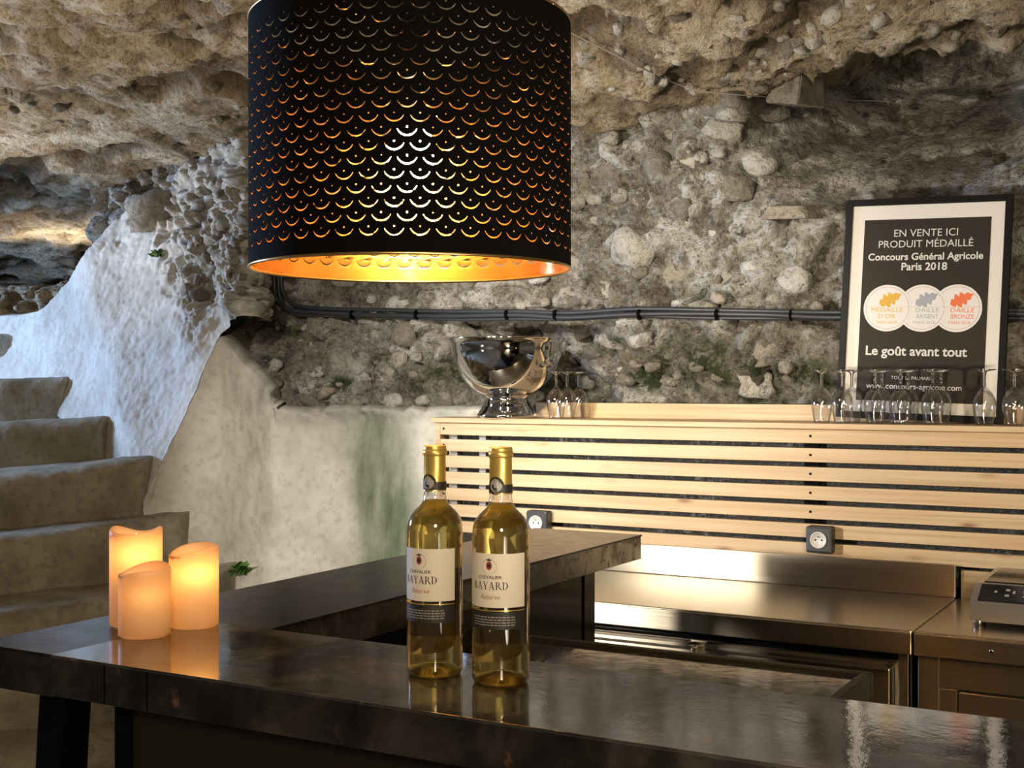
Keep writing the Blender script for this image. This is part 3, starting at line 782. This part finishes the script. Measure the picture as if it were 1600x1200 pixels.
# sockets
def wall_socket(x, z, label):
    o = thing('wall_socket', (x, PY-.001, z), label, 'socket', 'sockets on the slats')
    b = .0395
    bm = bmesh.new(); bm_box(bm, (-b, -.042, -b), (b, 0, b), .007); from_bm('housing', bm, M['socket_grey'], o)
    c = lathe('socket_well', [(.0245, .0435), (.0245, .0465), (.0215, .0465), (.0205, .045), (.019, .0425), (0, .0425)], M['socket_white'], o, 32); c.rotation_euler = (PI/2, 0, 0)
    for dx in (-.0095, .0095):
        h = lathe('hole', [(.0026, .0426), (.0026, .0431), (0, .0431)], M['black'], c, 10); h.location = (dx, 0, 0)
    p = lathe('earth_pin', [(.0024, .0425), (.0024, .0462), (0, .047)], M['polished'], c, 10); p.location = (0, .010, 0)
    return o
wall_socket(-1.068, 1.0215, 'charcoal square socket with white well on slats behind steel upstand')
wall_socket(-2.012, 1.0215, 'charcoal square socket half hidden behind the right wine bottle')

# ================================================================== THINGS ON THE SHELF
# footed bowl
fx = P(757, 640, 4.30)
bw = thing('wine_bucket', (-2.19, 3.835, SH), 'large polished steel footed bowl at the left end of the shelf', 'bowl')
prof = [(0, .004), (.098, .0), (.104, .003), (.104, .012), (.098, .018), (.095, .026), (.090, .030), (.087, .038), (.080, .044), (.074, .056), (.070, .066), (.071, .074), (.078, .080)]
lathe('foot', prof, M['polished'], bw, 64)
bp = [(.0, .078), (.06, .078)]
for i in range(15):
    t = i/14; a = t*PI/2*.96; bp.append((.06+.134*math.sin(a)**1.0, .078+.187*(1-math.cos(a))**.92))
bp += [(.199, .268), (.204, .271), (.204, .274), (.198, .275), (.193, .270)]
for i in range(14, -1, -1):
    t = i/14; a = t*PI/2*.96; bp.append((.056+.134*math.sin(a), .083+.187*(1-math.cos(a))**.92))
bp += [(0, .083)]
lathe('bowl', bp, M['polished'], bw, 72)

# wine glasses, upside down
GP_out = [(.0225, 0), (.0245, .012), (.0275, .026), (.0305, .040), (.0322, .052), (.0320, .062), (.0290, .076), (.0225, .090), (.0135, .100), (.0065, .106), (.0044, .112), (.0040, .126), (.0042, .140), (.0060, .1485), (.0110, .1525), (.0315, .1565), (.0325, .1578), (.0320, .1590)]
GP = [(.0216, .0006)] + GP_out + [(0, .1565)]
GP_in = [(0, .099), (.010, .0965), (.020, .088), (.0272, .0755), (.0305, .062), (.0307, .052), (.0292, .040), (.0263, .026), (.0235, .012), (.0216, .0006)]
def first_glass(label, loc, group):
    o = thing('wine_glass', loc, label, 'wine glass', group)
    bowl = [(.0216, .0006)]+GP_out[:10]
    lathe('bowl', GP_in[::1]+GP_out[:11], M['thin_glass'], o, 40)
    lathe('stem', [(0, .1062)]+GP_out[10:14]+[(0, .1484)], M['glass'], o, 16)
    lathe('foot', [(0, .1484), (.0060, .1485), (.0110, .1525), (.0315, .1565), (.0325, .1578), (.0320, .1590), (0, .1578)], M['glass'], o, 40)
    return o
def copy_tree(o, parent=None):
    c = o.copy(); COL.objects.link(c)
    if parent is not None: c.parent = parent
    for ch in list(o.children): copy_tree(ch, c)
    return c
def shelf_at(px, y):   # point on the shelf seen at column px, at depth y
    dd = (px-800)/2000; Yv = y/(dd*SY+CY); c = CW(dd*Yv, Yv, 0); return Vector((c.x, c.y, SH+.0002))
gl = [(1284, 3.815, 'upturned wine glass at the left end of the right row, left of the poster', 'R'),
      (1316, 3.790, 'upturned wine glass in front of the lower left corner of the poster', 'R'),
      (1331, 3.862, 'upturned wine glass just behind another over the poster frame\'s left edge', 'R'),
      (1367, 3.790, 'upturned wine glass before the left of the dark print, front of its pair', 'R'),
      (1378, 3.862, 'upturned wine glass before the left of the dark print, rear of its pair', 'R'),
      (1407, 3.790, 'upturned wine glass before the middle of the dark print, front of its pair', 'R'),
      (1419, 3.862, 'upturned wine glass before the middle of the dark print, rear of its pair', 'R'),
      (1457, 3.790, 'upturned wine glass before the right of the dark print, front of its pair', 'R'),
      (1470, 3.862, 'upturned wine glass before the right of the dark print, rear of its pair', 'R'),
      (1538, 3.800, 'upturned wine glass standing alone before the poster\'s lower right corner', 'R'),
      (1585, 3.800, 'upturned wine glass right of the poster at the edge of the photo', 'R'),
      (869, 3.790, 'upturned wine glass nearest the steel bowl, first of three', 'L'),
      (886, 3.852, 'upturned wine glass in the middle of the three beside the steel bowl', 'L'),
      (904, 3.916, 'upturned wine glass rearmost of the three beside the steel bowl', 'L')]
proto = None
for px, yy, lab, row in gl:
    grp = 'upturned wine glasses by the poster' if row == 'R' else 'upturned wine glasses by the bowl'
    if proto is None: proto = o = first_glass(lab, shelf_at(px, yy), grp)
    else:
        o = copy_tree(proto); o.location = shelf_at(px, yy); o['label'] = lab; o['group'] = grp

# ------------------------------------------------------------------ framed poster
pw, ph = .487, .675
po = thing('framed_poster', (-.832, 3.925, SH+.0085), 'black framed medal poster leaning on the wall behind the glasses', 'poster')
po.rotation_euler = (math.radians(-4.5), math.radians(1.8), 0)
# local: x right, y back (normal is -y), z up
bm = bmesh.new(); fwid = .020
for a, b in (((-pw/2, 0, 0), (-pw/2+fwid, .022, ph)), ((pw/2-fwid, 0, 0), (pw/2, .022, ph)), ((-pw/2+fwid, 0, 0), (pw/2-fwid, .022, fwid)), ((-pw/2+fwid, 0, ph-fwid), (pw/2-fwid, .022, ph))):
    bm_box(bm, a, b, .001)
from_bm('frame', bm, M['frame_black'], po)
mb = box('mat_board', (-pw/2+.012, .008, .012), (pw/2-.012, .016, ph-.012), M['mat_board'], po, 0)
px0, px1, pz0, pz1 = -pw/2+.058, pw/2-.058, .055, ph-.064
prt = box('print', (px0, .0070, pz0), (px1, .0085, pz1), M['poster'], po, 0)
cx = (px0+px1)/2
def flat(name, geo, yoff, mat, parent):
    V, F = geo; return mk(name, [(a, yoff, b) for a, b in V], F, mat, parent)
zt = pz1
k = .376/.371
def tz(zpx): return zt-(zpx-190)*.000617
for g_ in (text_geo('EN VENTE ICI', .187, cx-.001, tz(277)), text_geo('PRODUIT MÉDAILLÉ', .277, cx-.001, tz(331)),
           text_geo('Concours Général Agricole', .337, cx-.001, tz(393), .022), text_geo('Paris 2018', .134, cx-.001, tz(444), .022),
           text_geo('Le goût avant tout', .297, cx-.014, tz(865), .022), text_geo('TOUT LE PALMARÈS', .125, cx-.020, tz(983), .0),
           text_geo('www.concours-agricole.com', .280, cx-.016, tz(1030), .008)):
    flat('lettering', g_, .0066, M['ink_white'], prt)
def disc(cx_, cz_, r, n=48, r0=0):
    if r0:
        V = [(cx_+rr*math.cos(2*PI*i/n), cz_+rr*math.sin(2*PI*i/n)) for rr in (r0, r) for i in range(n)]
        return V, [(i, (i+1) % n, n+(i+1) % n, n+i) for i in range(n)]
    return [(cx_+r*math.cos(2*PI*i/n), cz_+r*math.sin(2*PI*i/n)) for i in range(n)], [tuple(range(n))]
def oak(cx_, cz_, ln, ang):
    n = 40; up, dn = [], []
    for i in range(n+1):
        t = i/n; wd = (.30*math.sin(PI*t**.8)*(.42+.58*abs(math.sin(t*PI*4.2+.3)))+.015)*ln
        up.append((t*ln-ln/2, wd)); dn.append((t*ln-ln/2, -wd))
    c, s = math.cos(ang), math.sin(ang)
    V = [(cx_+a*c-b*s, cz_+a*s+b*c) for a, b in up+dn]
    return V, [(i, i+1, n+2+i, n+1+i) for i in range(n)]
med = [(cx+.106-.006, 'leaf_bronze', 'AILLE', 'RONZE'), (cx-.001, 'leaf_silver', 'AILLE', 'ARGENT'), (cx-.104, 'leaf_gold', 'MEDAILLE', 'D’OR')]
mzc = tz(632); R_ = .0715
for i, (mx, leaf, t1, t2) in enumerate(med):
    y0 = .0064-.0006*i
    d_ = flat('medal', disc(mx, mzc, R_), y0, M['medal'], prt)
    flat('medal_ring', disc(mx, mzc, R_-.006, r0=R_-.0085), y0-.0002, M['medal_rim'], d_)
    full = i == 2
    off = 0 if full else .016
    flat('oak_leaf', oak(mx+.008+off*.3, mzc+.027, .072, math.radians(26)), y0-.0002, M[leaf], d_)
    ls = [text_geo('MÉDAILLE' if full else 'DAILLE', .094 if full else .068, mx+off, mzc-.012, .0, .0135), text_geo(t2 if full else ('ARGENT' if i == 1 else 'BRONZE'), .052 if full else .066, mx+off, mzc-.031, .0, .0135),
          text_geo('PARIS 2018', .062, mx+off*.5, mzc-.047, .0, .008),
          ([(mx-R_+.006, mzc+.004), (mx+R_-.006, mzc+.004), (mx+R_-.006, mzc+.0048), (mx-R_+.006, mzc+.0048)], [(0, 1, 2, 3)])]
    flat('lettering', join_geo(ls), y0-.0002, M[leaf], d_)

# ================================================================== WALL CABLES
def wall_pt(px, py, off=.05):
    dd = (px-800)/2000; Yw = 4.0/(dd*SY+CY); c = P(px, py, Yw)
    dq, _ = rubble_disp(np.array([[c.x, 0, c.z]])); yy = float(wall_y(np.array([c.x]), np.array([c.z]))[0]-max(0.03, dq[0]))
    return Vector((c.x, 3.955+.046*float(sstep(-1.4, -1.15, c.x)), c.z))
cb = thing('wall_cable', (-2, 3.95, 1.7), 'thick black cable bundle running along the rubble wall towards the poster', 'cable')
path = [(444, 300), (443, 380), (443, 440), (446, 465), (458, 482), (480, 488), (540, 490), (620, 493), (720, 496), (820, 494), (900, 496), (1000, 492), (1100, 493), (1200, 493), (1300, 495), (1420, 494), (1570, 492), (1680, 492)]
for i, (dx, dy, r) in enumerate(((0, 0, .0085), (10, -7, .0080), (5, 4, .0065))):
    pts = [wall_pt(a+(dx if j < 6 else 0), b+dy) for j, (a, b) in enumerate(path)]
    pts = [Vector((p.x, p.y-.012+.004*i, p.z+.003*math.sin(j*1.7+i))) for j, p in enumerate(pts)]
    tube('cable', [p-cb.location for p in smooth_path(pts, 5)], r, M['cable'], cb, 8)
for px in (565, 665, 805, 880, 1010, 1130, 1240):
    c = wall_pt(px, 493); c.y -= .012
    vv, ff = tube_geo([c-cb.location+Vector((-.004, 0, 0)), c-cb.location+Vector((.004, 0, 0))], .019, 12); mk('cable_tie', vv, ff, M['black'], cb, False)
tw = [hit(a, b, .03) for a, b in ((880, 45), (940, 75), (1000, 105), (1060, 132), (1100, 143), (1180, 150), (1260, 155), (1330, 157), (1400, 158))]
o = tube('thin_wire', smooth_path(tw, 4), .0022, plain('grey_wire', (.22, .20, .17), .5), None, 6)
tag(o, 'thin grey wire strung across the rubble wall below the ceiling', 'wire')

# small fern in the rocks, and weeds at the foot of the plaster
def tuft(name, loc, label, n, ln, seed):
    r = random.Random(seed); o = thing(name, loc, label, 'plant')
    for i in range(n):
        a = r.uniform(0, 2*PI); l = ln*r.uniform(.6, 1); w_ = l*.22; tilt = r.uniform(.3, 1.1)
        d = Vector((math.cos(a)*math.sin(tilt), math.sin(a)*math.sin(tilt), math.cos(tilt))); s = d.cross(Vector((0, 0, 1))).normalized()*w_
        p0 = Vector((r.uniform(-.3, .3)*ln, r.uniform(-.3, .3)*ln, 0))
        dr = Vector((0, 0, -.25*l))
        vs = [p0-s*.1, p0+s*.1, p0+d*l*.5-s, p0+d*l*.5+s, p0+d*l*.8-s*.7+dr*.5, p0+d*l*.8+s*.7+dr*.5, p0+d*l+dr]
        mk('leaf', vs, [(0, 1, 3, 2), (2, 3, 5, 4), (4, 5, 6)], M['plant'], o)
    return o
tuft('wild_fern', P(246, 402, 5.0), 'small bright green fern rooted in the bluish rock left of the lamp', 26, .055, 1)
tuft('weed_tuft', P(372, 900, 4.46), 'weed tuft growing at the plaster wall foot behind the candles', 24, .075, 2)

# ================================================================== PENDANT LAMP
LX, LY, LZ0, LZ1, LR = -.987, 1.463, 1.637, 1.972, .2195
lp = thing('pendant_lamp', (LX, LY, LZ0), 'black drum pendant lamp with pierced scale pattern glowing over the bar', 'lamp')
NC, NR = 44, 17
H = LZ1-LZ0; CWID = 2*PI*LR/NC; RH = .0171
def tile():
    w_, h_ = CWID, RH
    outer = [Vector((w_*t, 0, 0)) for t in (0, .25, .5, .75)]+[Vector((w_, 0, 0)), Vector((w_, h_, 0))]+[Vector((w_*t, h_, 0)) for t in (.75, .5, .25, 0)]
    rr = .0128; th = .0019; cxx, cyy = w_/2, .0148; a0 = math.radians(20)
    arc_o, arc_i = [], []
    n = 14
    for i in range(n+1):
        a = PI+a0+(PI-2*a0)*i/n
        e = .35+.65*math.sin(PI*(i/n))
        arc_o.append(Vector((cxx+rr*math.cos(a), cyy+rr*math.sin(a)*1.02, 0)))
        ri = rr-th*e
        arc_i.append(Vector((cxx+ri*math.cos(a), cyy+ri*math.sin(a)*1.02, 0)))
    arc = arc_o+arc_i[::-1]
    dot = [Vector((cxx+.00115*math.cos(2*PI*i/8), .0128+.00115*math.sin(2*PI*i/8), 0)) for i in range(8)]
    tris = tessellate_polygon([outer, arc, dot]); pts = outer+arc+dot
    return pts, tris
tp, tt = tile()
TPa = np.array([p[:] for p in tp]); TTa = np.array(tt)
def shade_shell(R, name, mat, flip):
    Vs, Fs, off = [], [], 0
    zb = (H-NR*RH)/2 - .002
    for r_ in range(NR):
        for c in range(NC):
            ang = (TPa[:, 0]+(c+.5*(r_ % 2))*CWID)/LR
            z = zb+r_*RH+TPa[:, 1]
            Vs.append(np.stack([R*np.cos(ang), R*np.sin(ang), z], -1)); Fs.append(TTa+off); off += len(TPa)
    n = NC*8
    for z0, z1 in ((0, zb), (zb+NR*RH, H)):
        a = 2*PI*np.arange(n)/n
        lo = np.stack([R*np.cos(a), R*np.sin(a), 0*a+z0], -1); hi = lo.copy(); hi[:, 2] = z1
        i = np.arange(n); j = (i+1) % n
        Vs += [lo, hi]; Fs.append(np.stack([i, j, n+j], -1)+off); Fs.append(np.stack([i, n+j, n+i], -1)+off); off += 2*n
    V = np.concatenate(Vs); F = np.concatenate(Fs)
    me = bpy.data.meshes.new(name); me.vertices.add(len(V)); me.vertices.foreach_set('co', V.astype(np.float32).ravel())
    nf = len(F); me.loops.add(nf*3); me.loops.foreach_set('vertex_index', F.astype(np.int32).ravel())
    me.polygons.add(nf); me.polygons.foreach_set('loop_start', np.arange(0, nf*3, 3, dtype=np.int32)); me.polygons.foreach_set('loop_total', np.full(nf, 3, np.int32))
    me.materials.append(mat); me.update(calc_edges=True); me.validate()
    o = bpy.data.objects.new(name, me); COL.objects.link(o); o.parent = lp; return o
shade_shell(LR, 'lamp_shade', M['shade_black'], False)
shade_shell(LR-.0005, 'lining', M['brass'], True)
def ring(name, R, z, r, mat):
    return tube(name, [(R*math.cos(2*PI*i/96), R*math.sin(2*PI*i/96), z) for i in range(97)], r, mat, lp, 8)
ring('rim_wire', LR-.0012, .001, .0022, M['brass_wire']); ring('rim_wire', LR-.0012, H, .0022, M['brass_wire'])
bm = bmesh.new()
vv, ff = [], []
g = [tube_geo([(.02*math.cos(a), .02*math.sin(a), H-.012), ((LR-.004)*math.cos(a), (LR-.004)*math.sin(a), H-.002)], .002, 6) for a in (0.4, 0.4+2*PI/3, 0.4+4*PI/3)]
V_, F_ = join_geo(g); mk('spider', V_, F_, M['brass_wire'], lp)
lathe('bulb_holder', [(0, H+.015), (.012, H+.014), (.021, H-.002), (.021, H-.06), (.018, H-.075), (0, H-.075)], M['socket_black'], lp, 24)
BZ = .160
bp = [(0, BZ-.036), (.014, BZ-.0335), (.026, BZ-.025), (.0335, BZ-.012), (.036, BZ), (.034, BZ+.013), (.027, BZ+.026), (.019, BZ+.037)]
lathe('bulb', bp, M['bulb'], lp, 32)
lathe('bulb_neck', [(.0188, BZ+.0372), (.0145, BZ+.05), (.0135, BZ+.07), (.0135, H-.074), (0, H-.074)], M['socket_white'], lp, 24)
tube('cord', [(0, 0, H+.012), (0, 0, H+.3), (0, 0, H+.78)], .0035, M['socket_black'], lp, 8)

# ================================================================== CANDLES
def candle(x, y, r, h, label, waves, power, seed):
    o = thing('led_candle', (x, y, TOP+.0003), label, 'candle', 'wax candles on the bar')
    def top(a, i):
        if i < 8: return 0
        k_ = 1.0 if i < 14 else .3
        return k_*sum(A*math.cos(m_*(a-ph_)) for m_, A, ph_ in waves)
    zs_ = [0, .002, h*.2, h*.4, h*.6, h*.75, h*.85, h*.92]
    prof = [(r-.004, .0)]+[(r, .003)]+[(r, z_) for z_ in zs_[2:]]+[(r, h*.965), (r-.0006, h-.0025), (r-.003, h), (r-.0055, h-.0015), (r-.0075, h-.006), (r-.009, h-.012), (r-.011, h-.019), (r-.016, h-.0215), (0, h-.022)]
    lathe('wax_body', prof, M['wax'], o, 56, top=top)
    lathe('flame_tip', [(0, h-.024), (.0035, h-.022), (.0045, h-.017), (.003, h-.011), (0, h-.006)], M['flame'], o, 12)
    d_ = bpy.data.lights.new('candle_led', 'POINT'); d_.energy = power; d_.color = (1, .66, .24); d_.shadow_soft_size = .006
    lo = bpy.data.objects.new('candle_led', d_); COL.objects.link(lo); lo.parent = o
    # towards the visitor's side of the shell, below the melted hollow
    lo.location = (r*.25*SY*1.2+r*.25*CY, -r*.30*CY, h-.036)
    return o
def bar_pt(px, py):
    Yv = (CAM_Z-TOP)*2000/(py-600); return P(px, py, Yv)
vdir = YAW-PI/2       # towards the camera
c = bar_pt(226, 993); candle(c.x, c.y, .0385, .101, 'shortest of the three glowing wax candles on the bar', [(1, .006, vdir+2.2), (2, .003, vdir)], .022, 1)
c = bar_pt(303, 978); candle(c.x, c.y, .0383, .122, 'middle height glowing wax candle, right of the other two', [(1, .007, vdir+PI-.9), (2, .002, vdir+.5)], .085, 2)
c = bar_pt(212.5, 976); candle(c.x, c.y, .0405, .150, 'tallest glowing wax candle, behind the shortest one', [(2, .0045, vdir+1.57), (3, .0015, vdir)], .09, 3)

# ================================================================== WINE BOTTLES
# hand-cut serif capitals for the maker's name, in units of cap height: lists of quads / polygons
def st(x0, y0, x1, y1, w_):    # a stroke of horizontal width w_
    return [(x0, y0), (x0+w_, y0), (x1+w_, y1), (x1, y1)]
def serif(x, y, w_): return [(x, y), (x+w_, y), (x+w_, y+.045), (x, y+.045)]
def bowl_poly(cx_, cy_, rx, ry, t, a0, a1, n=10):
    out_, in_ = [], []
    for i in range(n+1):
        a = a0+(a1-a0)*i/n
        out_.append((cx_+rx*math.cos(a), cy_+ry*math.sin(a))); in_.append((cx_+(rx-t*abs(math.cos(a))-.03)*math.cos(a), cy_+(ry-.05)*math.sin(a)))
    return [[out_[i], out_[i+1], in_[i+1], in_[i]] for i in range(n)]
GLY = {
 'B': (.72, [st(.1, 0, .1, 1, .15), serif(0, 0, .3), serif(0, .955, .3)]+bowl_poly(.25, .75, .34, .25, .13, -PI/2, PI/2)+bowl_poly(.25, .26, .40, .26, .14, -PI/2, PI/2)),
 'A': (.82, [st(.08, 0, .36, 1, .06), st(.60, 0, .32, 1, .15), serif(0, 0, .24), serif(.52, 0, .32), [(.2, .3), (.6, .3), (.58, .36), (.22, .36)]]),
 'Y': (.80, [st(.33, 0, .33, .5, .14), st(.33, .45, .06, 1, .15), st(.40, .45, .66, 1, .06), serif(.24, 0, .33), serif(-.02, .955, .3), serif(.56, .955, .26)]),
 'R': (.82, [st(.1, 0, .1, 1, .15), serif(0, 0, .34), serif(0, .955, .3), st(.68, 0, .32, .5, .16), serif(.66, 0, .2)]+bowl_poly(.25, .74, .36, .26, .13, -PI/2, PI/2)),
 'D': (.86, [st(.1, 0, .1, 1, .15), serif(0, 0, .3), serif(0, .955, .3)]+bowl_poly(.25, .5, .52, .5, .15, -PI/2, PI/2, 14)),
}
def serif_word(s, width, cx_, cy_):
    x_ = 0; polys = []
    for ch in s:
        w_, ps = GLY[ch]
        for p in ps: polys.append([(a+x_, b) for a, b in p])
        x_ += w_+.06
    k_ = width/(x_-.06); V, F = [], []
    for p in polys:
        F.append(tuple(range(len(V), len(V)+len(p)))); V += [((a*k_)-width/2+cx_, b*k_+cy_) for a, b in p]
    return V, F
BR = .0367
def curved(name, geo, R, ang0, mat, parent, maxw=.004):
    """wrap flat (s, z) geometry on a cylinder; s runs rightwards as seen from outside"""
    V, F = geo
    return mk(name, [(R*math.cos(ang0+a/BR), R*math.sin(ang0+a/BR), b) for a, b in V], F, mat, parent)
def patch(s0, s1, z0, z1, n=24):
    V = [(s0+(s1-s0)*i/n, z) for z in (z0, z1) for i in range(n+1)]
    return V, [(i, i+1, n+2+i, n+1+i) for i in range(n)]
def smalltype(s0, s1, z0, rows, dz, h_, seed):
    r = random.Random(seed); V, F = [], []
    for i in range(rows):
        s = s0+r.uniform(0, .003)
        while s < s1-.002:
            w_ = r.uniform(.002, .006); e = min(s1, s+w_)
            F.append(tuple(range(len(V), len(V)+4))); z = z0-i*dz
            V += [(s, z), (e, z), (e, z+h_), (s, z+h_)]; s = e+.0011
    return V, F
def bottle(loc, ang, label):
    o = thing('wine_bottle', loc, label, 'wine bottle', 'wine bottles on the bar')
    outer = [(0, .016), (.010, .0155), (.020, .010), (.027, .003), (.031, .0), (.0345, .0015), (.0364, .006), (BR, .012), (BR, .06), (BR, .12), (BR, .187), (.0360, .1965), (.0343, .203), (.0312, .2088), (.0270, .2138), (.0224, .2180), (.0182, .2225), (.0158, .2275), (.0147, .235), (.0142, .250), (.0139, .28), (.0139, .286), (.0152, .287), (.0152, .293), (.0139, .294), (.0137, .297)]
    inner = [(.0095, .297), (.0098, .25), (.0112, .235), (.0126, .2275), (.0150, .2220), (.0192, .2172), (.0238, .2128), (.0280, .2078), (.0312, .2022), (.0330, .1958), (.0337, .187), (.0337, .06), (.0337, .012), (.0325, .008), (.029, .0065), (.024, .010), (.018, .0165), (.010, .0205), (0, .0212)]
    lathe('glass', outer+[(.0100, .297), (.0105, .232)], M['thin_glass'], o, 64)
    wl = .2275
    liq = [(0, .0165), (.010, .0160), (.020, .0105), (.027, .0035), (.031, .0006), (.0343, .002), (.0361, .0064), (BR-.0004, .012), (BR-.0004, .06), (BR-.0004, .187), (.0356, .1965), (.0339, .203), (.0308, .2086), (.0266, .2136), (.0220, .2178), (.0178, .2223), (.0154, wl), (.013, wl-.0006), (0, wl-.001)]
    lathe('wine', liq, M['wine'], o, 64)
    cap = [(.01535, .2400), (.01500, .2410), (.0146, .252), (.0144, .2855), (.0146, .286), (.0158, .2865), (.0160, .2900), (.0158, .2935), (.0149, .2942), (.0151, .2960), (.0148, .2985), (.0140, .2992), (0, .2990)]
    lathe('capsule', cap, M['gold_foil'], o, 48)
    a = ang
    Rl = BR+.00025
    L1 = curved('front_label', patch(-.0485, .0485, .100, .1675), Rl, a, M['label'], o)
    curved('lettering', serif_word('BAYARD', .0500, -.001, .1225), Rl+.0002, a, M['ink'], L1)
    curved('lettering', text_geo('CHEVALIER', .0330, -.001, .1360, .012, .0042), Rl+.0002, a, M['ink'], L1)
    curved('lettering', text_geo('Réserve', .027, .000, .1105, -.004, .006, shear=.5), Rl+.0002, a, M['ink_red'], L1)
    fl = [(math.cos(t_)*.004-.001, math.sin(t_)*.0055+.1525) for t_ in [2*PI*i/20 for i in range(20)]]
    curved('crest', (fl, [tuple(range(20))]), Rl+.0002, a, M['ink_red'], L1)
    curved('crest', join_geo([disc(-.001, .1525, .0022, 16), ([(-.004, .1585), (.002, .1585), (.0025, .1612), (.0008, .1598), (-.001, .1618), (-.0028, .1598), (-.0045, .1612)], [tuple(range(7))])]), Rl+.0004, a, M['label_dark'], L1)
    arc_ = []
    for sgn in (-1, 1):
        V, F = [], []
        for i in range(13):
            t_ = i/12; aa = math.radians(-60+130*t_)
            for rr in (.0095, .0101): V.append((-.001+sgn*rr*math.cos(aa), .151+rr*math.sin(aa)*.95))
        F = [(2*i, 2*i+1, 2*i+3, 2*i+2) for i in range(12)]; arc_.append((V, F))
    curved('crest', join_geo(arc_), Rl+.0002, a, M['ink_grey'], L1)
    L2 = curved('lower_label', patch(-.0485, .0485, .0725, .0945), Rl, a, M['label_dark'], o)
    curved('lettering', join_geo([smalltype(-.028, .034, .0775, 4, -.0033, .0012, 3), text_geo('COTES DE GRANDEVIN' if False else 'RÉSERVE DE GRAND VIN', .052, .002, .0905, .0, .0018)][:1]), Rl+.0002, a, M['ink_grey'], L2)
    curved('gold_line', join_geo([patch(-.0485, .0485, .0955, .0968), patch(-.030, -.016, .0972, .0992)]), Rl, a, M['gold_foil'], o)
    curved('back_label', patch(-.036, .036, .045, .135), BR+.0003, a+PI, M['back_label'], o)
    # neck band with round seal
    Rn = .0154
    def ncurve(name, geo, R, mat, parent): 
        V, F = geo; return mk(name, [(R*math.cos(a+s/Rn), R*math.sin(a+s/Rn), z) for s, z in V], F, mat, parent)
    nb = lathe('neck_band', [(.0153, .2415), (.0153, .2520)], M['label_dark'], o, 40)
    V, F = disc(-.001, .2505, .0115, 32)
    ncurve('seal_tab', join_geo([(V, F)]), Rn+.0001, M['label_dark'], nb)
    ncurve('seal', disc(-.001, .2505, .0080, 28), Rn+.0003, M['silver_seal'], nb)
    ncurve('seal_print', join_geo([disc(-.001, .2505, .0060, 24, .0053), disc(-.001, .2505, .0026, 12)]), Rn+.0005, M['ink_grey'], nb)
    return o
def face_cam(p): return math.atan2(-p.y, -p.x)
c = bar_pt(679.5, 1052); b1 = bottle((c.x, c.y, TOP+.0003), face_cam(c)-math.radians(32), 'left bottle of golden wine with cream label and gold capsule')
c = bar_pt(782.5, 1065); b2 = bottle((c.x, c.y, TOP+.0003), face_cam(c)-math.radians(22), 'right bottle of golden wine with cream label and gold capsule')
